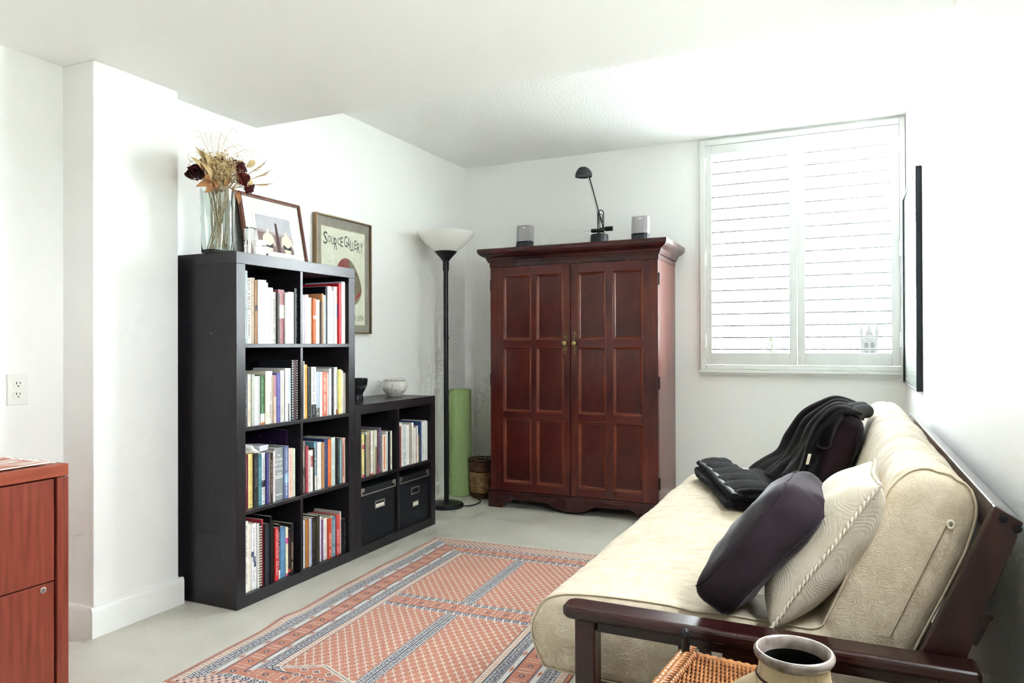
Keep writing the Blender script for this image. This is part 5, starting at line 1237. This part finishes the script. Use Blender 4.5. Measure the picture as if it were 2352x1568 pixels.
# ------------------------------------------------------------------ futon mattress, folded into seat and back
M_MATT = mat('cream_jacquard', 'd9ccb5', 0.8, col2='c8b9a0', vscale=26, vdetail=6, spec=0.2, sheen=0.2)
def _jac():
    nt = M_MATT.node_tree; N = nt.nodes; L = nt.links; b = N['Principled BSDF']; tc = [n for n in N if n.type == 'TEX_COORD'][0]
    nz = N.new('ShaderNodeTexNoise'); nz.inputs['Scale'].default_value = 34; nz.inputs['Detail'].default_value = 3; nz.inputs['Distortion'].default_value = 1.6; L.new(tc.outputs['Object'], nz.inputs['Vector'])
    a = N.new('ShaderNodeMath'); a.operation = 'PINGPONG'; a.inputs[1].default_value = 0.08; L.new(nz.outputs['Fac'], a.inputs[0])
    n2 = N.new('ShaderNodeTexNoise'); n2.inputs['Scale'].default_value = 420; L.new(tc.outputs['Object'], n2.inputs['Vector'])
    s = N.new('ShaderNodeMath'); s.operation = 'MULTIPLY_ADD'; s.inputs[1].default_value = 0.05; L.new(n2.outputs['Fac'], s.inputs[0]); L.new(a.outputs[0], s.inputs[2])
    mp = N.new('ShaderNodeMapping'); mp.inputs['Scale'].default_value = (1.5, 14, 1.5); L.new(tc.outputs['Object'], mp.inputs[0])
    n3 = N.new('ShaderNodeTexNoise'); n3.inputs['Scale'].default_value = 3.0; n3.inputs['Detail'].default_value = 4; L.new(mp.outputs[0], n3.inputs['Vector'])
    s2 = N.new('ShaderNodeMath'); s2.operation = 'MULTIPLY_ADD'; s2.inputs[1].default_value = 0.95; L.new(n3.outputs['Fac'], s2.inputs[0]); L.new(s.outputs[0], s2.inputs[2])
    bp = N.new('ShaderNodeBump'); bp.inputs['Strength'].default_value = 0.36; bp.inputs['Distance'].default_value = 0.012; L.new(s2.outputs[0], bp.inputs['Height']); L.new(bp.outputs[0], b.inputs['Normal'])
_jac()
MP = [(-0.655, 0.290), (-0.700, 0.312), (-0.724, 0.372), (-0.713, 0.430), (-0.672, 0.468), (-0.58, 0.486), (-0.42, 0.495), (-0.25, 0.496), (-0.12, 0.492), (-0.058, 0.494), (-0.035, 0.530), (0.008, 0.630), (0.048, 0.735), (0.078, 0.805), (0.112, 0.840), (0.158, 0.847), (0.200, 0.830), (0.228, 0.785), (0.218, 0.715), (0.180, 0.615), (0.135, 0.505), (0.088, 0.395), (0.030, 0.305), (-0.04, 0.288), (-0.35, 0.286)]
prof = [np.array(p) for p in cr(MP, 7, True)]; NP = len(prof)
nrm = []
for i in range(NP):
    d = prof[(i + 1) % NP] - prof[i - 1]; d /= np.linalg.norm(d); nrm.append(np.array([-d[1], d[0]]))
Y0M, Y1M = 1.652, 3.535
ys = [0, 0.002, 0.006, 0.012, 0.02, 0.03]; ys = [Y0M + q for q in ys] + list(np.linspace(Y0M + 0.045, Y1M - 0.045, 110)) + [Y1M - q for q in reversed(ys)]
def mat_pt(i, y, extra=0.0):
    dd = min(y - Y0M, Y1M - y); R = 0.03; e = 0.0 if dd >= R else R * (1 - math.sqrt(max(0, 1 - (1 - dd / R) ** 2)))
    p = prof[i % NP]; n = nrm[i % NP]; s = i / NP
    x, z = p
    w = 0.0
    if z > 0.42 or x > -0.1:
        w += 0.0035 * mnoise.noise((y * 26, s * 14, 1.3)) + 0.006 * mnoise.noise((y * 4, s * 9, 5.1))
        if z > 0.70: w += 0.005 * mnoise.noise((y * 34 + 3 * math.sin(s * 20), s * 10, 9.0))
        # quilted hollows across the seat
        if x < -0.05 and z > 0.45: w -= 0.006 * math.exp(-((x + 0.30 + 0.02 * math.sin(y * 5)) / 0.035) ** 2)
    else: w += 0.005 * mnoise.noise((y * 5, s * 12, 2))
    q = p + n * (e - w + extra * -1)
    return Vector((q[0], y, q[1]))
def _inward():
    c = prof[0] + nrm[0] * 0.01; return c[1] > prof[0][1]
if not _inward(): nrm = [-n for n in nrm]
tm = thing('futon_mattress', 'thick cream patterned futon mattress folded over the wooden futon frame', 'mattress', (-0.2, 2.6, 0.285))
MB().loft([[mat_pt(i, y) for i in range(NP)] for y in ys]).build('mattress_cover', M_MATT, tm, smooth=70, recalc=True)
M_WELT = mat('cream_welt', 'd4c7b0', 0.8, spec=0.2)
for y in (Y0M + 0.012, Y1M - 0.012):
    MB().tube([tuple(mat_pt(i, y, 0.0045)) for i in range(0, NP, 2)], 0.003, 6, closed=True).build('welt', M_WELT, tm, smooth=60)
# zip along the end of the back part
zb = [(0.178 + 0.42 * (z - 0.715) * 1.0 - 0.018, Y0M - 0.0015, z) for z in np.linspace(0.50, 0.745, 12)]
MB().loft([[Vector((x - 0.012, y, z)), Vector((x + 0.008, y, z)), Vector((x + 0.008, y + 0.006, z)), Vector((x - 0.012, y + 0.006, z))] for x, y, z in zb]).build('zip_flap', M_MATT, tm, recalc=True)
MB().tube([(x + 0.010, y - 0.0005, z) for x, y, z in zb], 0.0012, 5).build('zip', plain('8d7f6a', 0.6), tm)
zx, zy, zz = zb[-1]
MB().tube([(zx + 0.013 + 0.0055 * math.cos(a), zy - 0.003, zz - 0.004 + 0.0075 * math.sin(a)) for a in [2 * math.pi * q / 20 for q in range(20)]], 0.0024, 8, closed=True).build('zip_pull', plain('efe6d6', 0.35), tm, smooth=60)
# ------------------------------------------------------------------ cushions
M_VEL = mat('aubergine_velvet', '3b3338', 0.95, col2='2c2529', vscale=7, sheen=0.25, spec=0.02, bump=0.12, bscale=300)
M_VELD = mat('dark_aubergine_velvet', '2f2228', 0.8, col2='23191e', vscale=7, sheen=0.15, spec=0.1)
M_CRM = mat('cream_quilted_cotton', 'd2c9b8', 0.85, col2='c4baa6', vscale=12, sheen=0.2, spec=0.15)
def _quilt():
    nt = M_CRM.node_tree; N = nt.nodes; L = nt.links; b = N['Principled BSDF']; tc = [n for n in N if n.type == 'TEX_COORD'][0]
    nz = N.new('ShaderNodeTexNoise'); nz.inputs['Scale'].default_value = 6; nz.inputs['Detail'].default_value = 1; L.new(tc.outputs['Object'], nz.inputs['Vector'])
    m1 = N.new('ShaderNodeMath'); m1.operation = 'MULTIPLY'; m1.inputs[1].default_value = 330; L.new(nz.outputs['Fac'], m1.inputs[0])
    sn = N.new('ShaderNodeMath'); sn.operation = 'SINE'; L.new(m1.outputs[0], sn.inputs[0])
    n2 = N.new('ShaderNodeTexNoise'); n2.inputs['Scale'].default_value = 240; L.new(tc.outputs['Object'], n2.inputs['Vector'])
    ad = N.new('ShaderNodeMath'); ad.operation = 'MULTIPLY_ADD'; ad.inputs[1].default_value = 0.9; L.new(n2.outputs['Fac'], ad.inputs[0]); L.new(sn.outputs[0], ad.inputs[2])
    bp = N.new('ShaderNodeBump'); bp.inputs['Strength'].default_value = 0.14; bp.inputs['Distance'].default_value = 0.0010; L.new(ad.outputs[0], bp.inputs['Height']); L.new(bp.outputs[0], b.inputs['Normal'])
_quilt()
def sgp(v, e): return math.copysign(abs(v) ** e, v)
def box_cushion(name, label, c, b, half, mt, seed, piping=True):
    """plump boxed cushion: b = lean direction in the XZ plane, half = (along y, along b, thickness)"""
    c = Vector(c); b = Vector((b[0], 0, b[1])).normalized(); a = Vector((0, 1, 0)); n = a.cross(b).normalized()
    t = thing(name, label, 'cushion', (c.x, c.y, c.z - half[1] * b.z), 'cushions on the futon')
    def sp(la, lo, k=1.0):
        x = half[0] * sgp(math.cos(la), 0.5) * sgp(math.cos(lo), 0.44); y = half[1] * sgp(math.cos(la), 0.5) * sgp(math.sin(lo), 0.44); z = half[2] * sgp(math.sin(la), 0.70)
        bulge = 1 + 0.10 * (1 - min(1, (x / half[0]) ** 2)) * (1 - min(1, (y / half[1]) ** 2))
        w = 0.008 * mnoise.noise((x * 16 + seed, y * 16, z * 12)) + 0.009 * mnoise.noise((x * 7 + seed, y * 7, z * 9)) + 0.004 * mnoise.noise((x * 30, y * 12 + seed, z * 30))
        return c + a * (x * k) + b * (y * k + w) + n * (z * bulge + w)
    m = MB(); nl, no = 22, 72
    m.loft([[sp(-math.pi / 2 * 0.985 + math.pi * 0.985 * j / nl, 2 * math.pi * i / no) for i in range(no)] for j in range(nl + 1)])
    m.build('cover', mt, t, smooth=80, recalc=True)
    if piping:
        for s in (-0.62, 0.62): MB().tube([tuple(sp(s, 2 * math.pi * i / 90, 1.004)) for i in range(90)], 0.0022, 5, closed=True).build('seam', mt, t, smooth=60)
    return t
box_cushion('velvet_cushion', 'grey-purple boxed velvet cushion leaning beside the cream cushion', (-0.176, 1.750, 0.644), (0.225, 0.285), (0.160, 0.176, 0.062), M_VEL, 2.0)
box_cushion('velvet_cushion', 'dark purple velvet cushion half covered by the dark throw', (-0.048, 2.84, 0.668), (0.14, 0.34), (0.20, 0.19, 0.055), M_VELD, 5.0)
def knife_cushion(label, c, b, ha, hb, th, mt):
    c = Vector(c); b = Vector((b[0], 0, b[1])).normalized(); a = Vector((0, 1, 0)); n = a.cross(b).normalized()
    t = thing('cream_cushion', label, 'cushion', (c.x, c.y, c.z - hb * b.z), 'cushions on the futon')
    def pt(u, v, s):
        u, v = 2 * u - 1, 2 * v - 1; x = ha * u * (1 - 0.07 * (1 - v * v)); y = hb * v * (1 - 0.07 * (1 - u * u))
        q = th * (max(0, 1 - abs(u) ** 2.6) * max(0, 1 - abs(v) ** 2.6)) ** 0.55
        q *= 1 + 0.08 * mnoise.noise((x * 12, y * 12, s * 3)); sag = 0.012 * mnoise.noise((x * 6 + 4, y * 6, 1))
        return c + a * x + b * (y) + n * (s * q + sag)
    m = MB(); m.grid(lambda u, v: pt(u, v, 1), 40, 40); m.grid(lambda u, v: pt(1 - u, v, -1), 40, 40)
    m.build('cover', mt, t, smooth=80)
    rim = [(k / 40, 0) for k in range(40)] + [(1, k / 40) for k in range(40)] + [(1 - k / 40, 1) for k in range(40)] + [(0, 1 - k / 40) for k in range(40)]
    base = [pt(u, v, 0) for u, v in rim]
    cd = MB()
    for ph in (0, math.pi):
        P_ = []
        for k in range(len(base) * 3):
            q = k / 3; i0 = int(q) % len(base); p = base[i0].lerp(base[(i0 + 1) % len(base)], q - int(q)); out = (p - c).normalized()
            P_.append(tuple(p + (out * math.cos(q * 2.2 + ph) + n * math.sin(q * 2.2 + ph)) * 0.0022 + out * 0.002))
        cd.tube(P_, 0.0026, 5, closed=True)
    cd.build('twisted_cord_edge', mat('cream_cord', 'd8cfbe', 0.8), t, smooth=60)
    return t
knife_cushion('cream quilted cushion with corded edge leaning on the mattress back', (-0.045, 1.782, 0.653), (0.21, 0.325), 0.177, 0.193, 0.080, M_CRM)

# ------------------------------------------------------------------ dark throw: drape over the rear cushion and a folded end on the seat
M_FUR = mat('black_brown_plush', '1a1617', 0.95, col2='110e0f', vscale=30, sheen=0.25, spec=0.05, bump=0.55, bscale=620)
M_SATIN = mat('black_satin_binding', '17181a', 0.6, sheen=0.05, spec=0.15, bump=0.2, bscale=60)
tt_ = thing('throw_blanket', 'dark plush throw with satin binding draped over the rear cushion', 'blanket', (-0.2, 3.0, 0.5))
ON = [(0.058, 2.78, 0.830), (-0.005, 2.70, 0.846), (-0.048, 2.655, 0.806), (-0.075, 2.645, 0.765), (-0.094, 2.64, 0.725), (-0.110, 2.64, 0.690), (-0.122, 2.645, 0.660), (-0.134, 2.65, 0.632)]
OF = [(0.068, 3.18, 0.830), (-0.010, 3.20, 0.850), (-0.075, 3.21, 0.826), (-0.150, 3.22, 0.770), (-0.208, 3.22, 0.692), (-0.252, 3.24, 0.630), (-0.335, 3.30, 0.575), (-0.400, 3.36, 0.525)]
cn, cf = [Vector(p) for p in cr(ON, 8)], [Vector(p) for p in cr(OF, 8)]
NU = len(cn) - 1
def drape(u, v, off=0.0):
    k = min(NU, int(round(u * NU))); p = cn[k].lerp(cf[k], v); d = (cn[min(NU, k + 1)].lerp(cf[min(NU, k + 1)], v) - cn[max(0, k - 1)].lerp(cf[max(0, k - 1)], v)).normalized()
    n = d.cross(Vector((0, 1, 0))).normalized()
    if n.x > 0 and n.z < 0: n = -n
    if n.z < 0 and n.x > -0.1: n = -n
    amp = 0.010 + 0.016 * math.sin(math.pi * min(1, u * 1.15))
    r = amp * (math.sin(2 * math.pi * 3.4 * v + 1.5 * u + 0.8) + 0.45 * math.sin(2 * math.pi * 7.1 * v - 2 * u)) + 0.006 * mnoise.noise((u * 6, v * 12, 2))
    sag = 0.02 * math.sin(math.pi * v)
    return p + Vector((-0.55, 0, 0.83)) * (r - sag * u + off + 0.012)
m = MB().grid(lambda u, v: drape(u, v), NU, 64); o = m.build('draped_part', M_FUR, tt_, smooth=80)
so2 = o.modifiers.new('thickness', 'SOLIDIFY'); so2.thickness = 0.022; so2.offset = 0
for v in (0.0, 0.34, 0.68):
    P_ = [tuple(drape(k / NU, v, 0.006 if v else 0.0)) for k in range(4, NU + 1, 2)]
    MB().tube(P_, 0.0085 if v else 0.012, 8).build('satin_binding', M_SATIN, tt_, smooth=60)
MB().tube(cr([(0.060, 3.12, 0.846), (0.030, 3.0, 0.852), (-0.006, 2.86, 0.854), (-0.030, 2.74, 0.846), (-0.052, 2.68, 0.818), (-0.068, 2.655, 0.776), (-0.072, 2.65, 0.742)], 6), [0.020] + [0.026] * 33 + [0.024, 0.018, 0.012], 12).build('rolled_edge', M_FUR, tt_, smooth=60)
MB().tube(cr([(0.070, 2.98, 0.846), (0.048, 2.90, 0.852), (0.030, 2.82, 0.846), (0.012, 2.74, 0.826)], 6), [0.018] + [0.026] * 16 + [0.018, 0.010], 12).build('rolled_edge', M_FUR, tt_, smooth=60)
MB().obox((-0.126, 2.618, 0.690), (0.010, 0.004, 0.0), (0.008, 0.002, 0.036), (0.0, -0.002, 0.0)).build('care_tag', plain('e8e2d2', 0.6), tt_)
# folded end lying on the seat: two stacked layers with bound edges
A0, A1 = Vector((-0.552, 3.40, 0.499)), Vector((-0.290, 2.70, 0.499)); ax = A1 - A0; sdv = Vector((-ax.y, ax.x, 0)).normalized()
if sdv.x > 0: sdv = -sdv
LUMPS = [(0.02, 1.0), (0.22, 1.25), (0.43, 1.15), (0.60, 1.3), (0.80, 1.2), (0.97, 0.9)]
def puff(s):
    d = min(abs(s - q) for q in (0.13, 0.33, 0.52, 0.70, 0.89)); return 0.62 + 0.62 * min(1, d / 0.085) ** 0.6
def flap_mid(s, layer):
    return A0 + ax * s + sdv * (0.014 * math.sin(2.4 * s + 0.5) + 0.006 * math.sin(7 * s + layer) - 0.010 * layer) + Vector((0, 0, 0.002 + 0.030 * layer + (0.006 * math.sin(3.0 * s) if layer else 0)))
def flap_w(s, layer): return (0.072 + 0.022 * s) * (1 + 0.05 * math.sin(9 * s + 2 * layer)) * (0.95 if layer else 1.06)
def flap(layer):
    ra = MB(); ns = 72; rings = []
    for k in range(ns + 1):
        s = k / ns; ctr = flap_mid(s, layer); w = flap_w(s, layer); th = 0.0185 * (puff(s) if layer else 0.95 + 0.08 * math.sin(9 * s)); en = min(1, min(s, 1 - s) / 0.035); w *= 0.86 + 0.14 * en; th *= 0.45 + 0.55 * math.sqrt(en)
        rings.append([ctr + sdv * (w * sgp(math.cos(a), 0.85)) + Vector((0, 0, th + th * sgp(math.sin(a), 0.9) + 0.005 * mnoise.noise((s * 9, 3 * math.cos(a), layer + 2 * math.sin(a))))) for a in [2 * math.pi * q / 32 for q in range(32)]])
    return ra.loft(rings)
for l in (0, 1):
    flap(l).build('folded_layer', M_FUR, tt_, smooth=70, recalc=True)
    rings = []
    for s in np.linspace(0.0, 1.0, 50):
        c_ = flap_mid(s, l) + sdv * (flap_w(s, l) * 0.93) + Vector((0, 0, 0.0175 + 0.002 * mnoise.noise((s * 14, l, 0)))); rw = 0.017 + 0.003 * mnoise.noise((s * 20, 3, l))
        rings.append([c_ + sdv * (rw * math.cos(a)) + Vector((0, 0, 0.0125 * math.sin(a))) for a in [2 * math.pi * q / 12 for q in range(12)]])
    MB().loft(rings).build('satin_binding', M_SATIN, tt_, smooth=60, recalc=True)
rings = []
for q in np.linspace(-0.080, 0.088, 16):
    c_ = flap_mid(1.0, 1) + sdv * q + Vector((0, 0, 0.016)) - ax.normalized() * (0.010 + 0.006 * math.sin(q * 30)); rings.append([c_ + ax.normalized() * (0.016 * math.cos(a)) + Vector((0, 0, 0.013 * math.sin(a))) for a in [2 * math.pi * k / 12 for k in range(12)]])
MB().loft(rings).build('satin_binding', M_SATIN, tt_, smooth=60, recalc=True)
# dark mound of cloth between drape and folded end
def mound(u, v):
    a = math.pi * v; x = -0.335 + 0.115 * math.cos(a) * (1 - 0.2 * u); y = 2.95 + 0.50 * u; return (x, y, 0.497 + (0.085 - 0.020 * u) * math.sin(a) * math.sin(math.pi * (0.2 + 0.72 * u)) + 0.004 * mnoise.noise((u * 9, v * 9, 4)))
o = MB().grid(mound, 24, 20).build('bunched_part', M_FUR, tt_, smooth=80)

# ------------------------------------------------------------------ wicker chest and clay jar in the foreground
WC = Vector((-0.294, 1.418, 0)); wa = math.radians(-6); w1, w2 = Vector((math.cos(wa), math.sin(wa), 0)), Vector((math.sin(wa), -math.cos(wa), 0)); WZ = 0.498; WW, WL_ = 0.315, 0.50
t = thing('wicker_chest', 'honey-brown woven wicker chest in front of the futon arm', 'wicker chest', tuple(WC + w1 * WW / 2 + w2 * WL_ / 2))
M_RAT = mat('honey_rattan', 'b97f4d', 0.38, col2='8d5630', vscale=40, coat=0.3, spec=0.5)
M_RATD = mat('dark_rattan', '6e4226', 0.5, col2='4c2c1a', vscale=40)
m = MB(); ns = 74; per = 0.030
for k in range(ns):
    a = 0.020 + (WW - 0.036) * k / (ns - 1); pts = []; L0, L1 = 0.010, WL_ - 0.01; npt = int((L1 - L0) / per * 8)
    for q in range(npt + 1):
        b = L0 + (L1 - L0) * q / npt; pts.append(tuple(WC + w1 * a + w2 * b + Vector((0, 0, WZ - 0.004 + 0.0030 * math.sin(2 * math.pi * b / per + math.pi * (k % 2))))))
    m.tube(pts, 0.0021, 4)
tag(m.build('woven_top', M_RAT, t, smooth=80), kind='stuff')
m = MB(); b = 0.012
while b < WL_ - 0.01:
    m.tube([tuple(WC + w1 * 0.012 + w2 * b + Vector((0, 0, WZ - 0.004))), tuple(WC + w1 * (WW - 0.008) + w2 * b + Vector((0, 0, WZ - 0.004)))], 0.0018, 5); b += per / 2
tag(m.build('cross_canes', M_RATD, t), kind='stuff')
m = MB(); b = 0.0
while b < WL_ - 0.02:
    for s in (0, 1):
        p0 = WC + w1 * (0.006 + 0.016 * s) + w2 * (b + 0.007 * s) + Vector((0, 0, WZ + 0.001)); p1 = p0 + w1 * (0.016 if s == 0 else 0.012) + w2 * (-0.020 if s == 0 else 0.018)
        m.tube([tuple(p0), tuple((p0 + p1) / 2 + Vector((0, 0, 0.0035))), tuple(p1)], [0.0015, 0.0036, 0.0015], 6)
    b += 0.0105
tag(m.build('braided_edge', M_RAT, t, smooth=80), kind='stuff')
m = MB(); 
for c0, c1 in ((Vector((0, 0, 0)), w2 * WL_), (Vector((0, 0, 0)), w1 * WW), (w1 * WW, w1 * WW + w2 * WL_), (w2 * WL_, w1 * WW + w2 * WL_)):
    n_ = int((c1 - c0).length / 0.004); m.tube([tuple(WC + c0.lerp(c1, q / n_) + Vector((0, 0, WZ - 0.006))) for q in range(n_ + 1)], [0.0075 + 0.0012 * math.sin(q * 1.7) for q in range(n_ + 1)], 8)
m.build('wrapped_rim', M_RAT, t, smooth=80)
m = MB(); z = 0.012
while z < WZ - 0.016:
    pts = []
    for c0, c1 in ((0, 1), (1, 2), (2, 3), (3, 0)):
        cs = [Vector((0, 0, 0)), w1 * WW, w1 * WW + w2 * WL_, w2 * WL_]
        for q in range(24):
            p = cs[c0].lerp(cs[c1], q / 24); cen = (w1 * WW + w2 * WL_) / 2; out = (p - cen).normalized(); pts.append(tuple(WC + p + out * (0.002 * math.sin(q * math.pi / 1.5 + z * 400)) + Vector((0, 0, z))))
    m.tube(pts, 0.0052, 5, closed=True); z += 0.0098
tag(m.build('woven_sides', M_RAT, t, smooth=80), kind='stuff')
for c in (Vector((0.004, 0, 0)), w1 * WW, w2 * WL_, w1 * WW + w2 * WL_):
    MB().tube([tuple(WC + c), tuple(WC + c + Vector((0, 0, WZ - 0.010)))], 0.009, 10).build('corner_post', M_RATD, t, smooth=60)
pg = WC + w1 * 0.010 + w2 * 0.012
MB().lathe([(0.0072, WZ - 0.01), (0.0080, WZ + 0.01), (0.0090, WZ + 0.028), (0.0084, WZ + 0.038), (0.0058, WZ + 0.045), (0.001, WZ + 0.048)], (pg.x, pg.y, 0), 16).build('black_peg', mat('gloss_black', '121416', 0.15, spec=0.6), t, smooth=50)
JX, JY, JZ = -0.066, 1.041, WZ + 0.003
M_JAR = mat('weathered_clay', 'c4b08c', 0.6, col2='a08a66', vscale=14, vdetail=8, bump=0.15, bscale=40, lo=0.35, hi=0.6)
def _jar():
    nt = M_JAR.node_tree; N = nt.nodes; L = nt.links; b = N['Principled BSDF']; tc = [n for n in N if n.type == 'TEX_COORD'][0]; src = b.inputs['Base Color'].links[0].from_socket
    v = N.new('ShaderNodeTexVoronoi'); v.feature = 'DISTANCE_TO_EDGE'; v.inputs['Scale'].default_value = 32; v.inputs['Randomness'].default_value = 0.5; L.new(tc.outputs['Object'], v.inputs['Vector'])
    a = N.new('ShaderNodeMapRange'); a.inputs[1].default_value = 0.02; a.inputs[2].default_value = 0.05; a.inputs[3].default_value = 0.55; a.inputs[4].default_value = 0.0; L.new(v.outputs['Distance'], a.inputs[0])
    nz = N.new('ShaderNodeTexNoise'); nz.inputs['Scale'].default_value = 18; L.new(tc.outputs['Object'], nz.inputs['Vector'])
    r2 = N.new('ShaderNodeMapRange'); r2.inputs[1].default_value = 0.42; r2.inputs[2].default_value = 0.6; L.new(nz.outputs['Fac'], r2.inputs[0])
    mm = N.new('ShaderNodeMath'); mm.operation = 'MULTIPLY'; L.new(a.outputs[0], mm.inputs[0]); L.new(r2.outputs[0], mm.inputs[1])
    mx = N.new('ShaderNodeMix'); mx.data_type = 'RGBA'; mx.inputs['B'].default_value = (*lin('5a4630'), 1); L.new(mm.outputs[0], mx.inputs['Factor']); L.new(src, mx.inputs['A']); L.new(mx.outputs['Result'], b.inputs['Base Color'])
_jar()
t = thing('clay_jar', 'weathered cream clay jar with a dark open mouth on the wicker chest', 'jar', (JX, JY, JZ))
body = [tuple(p) for p in cr([(0.055, 0), (0.062, 0.004), (0.090, 0.040), (0.104, 0.075), (0.098, 0.100), (0.078, 0.120), (0.056, 0.136), (0.0475, 0.148), (0.0455, 0.160), (0.0450, 0.168)], 4)]
MB().lathe(body, (JX, JY, JZ), 56, cap1=False).build('jar_body', M_JAR, t, smooth=60)
rimp = [tuple(p) for p in cr([(0.0450, 0.168), (0.0475, 0.170), (0.0512, 0.175), (0.0520, 0.180), (0.0495, 0.1838), (0.0460, 0.1835), (0.0425, 0.178), (0.0405, 0.168)], 4)]
MB().lathe(rimp, (JX, JY, JZ), 56, cap0=False, cap1=False).build('rim', mat('glazed_rim', 'a0958c', 0.25, col2='5e4c40', vscale=30, coat=0.4), t, smooth=60)
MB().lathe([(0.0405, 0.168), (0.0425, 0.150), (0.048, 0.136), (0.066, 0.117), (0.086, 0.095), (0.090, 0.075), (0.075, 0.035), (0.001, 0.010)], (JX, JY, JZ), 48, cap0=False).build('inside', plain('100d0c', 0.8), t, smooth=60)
MB().lathe([(0.0478, 0.1490), (0.0500, 0.1475), (0.0485, 0.1455)], (JX, JY, JZ), 56, cap0=False, cap1=False).build('dark_ring', plain('4c3a2c', 0.6), t, smooth=60)
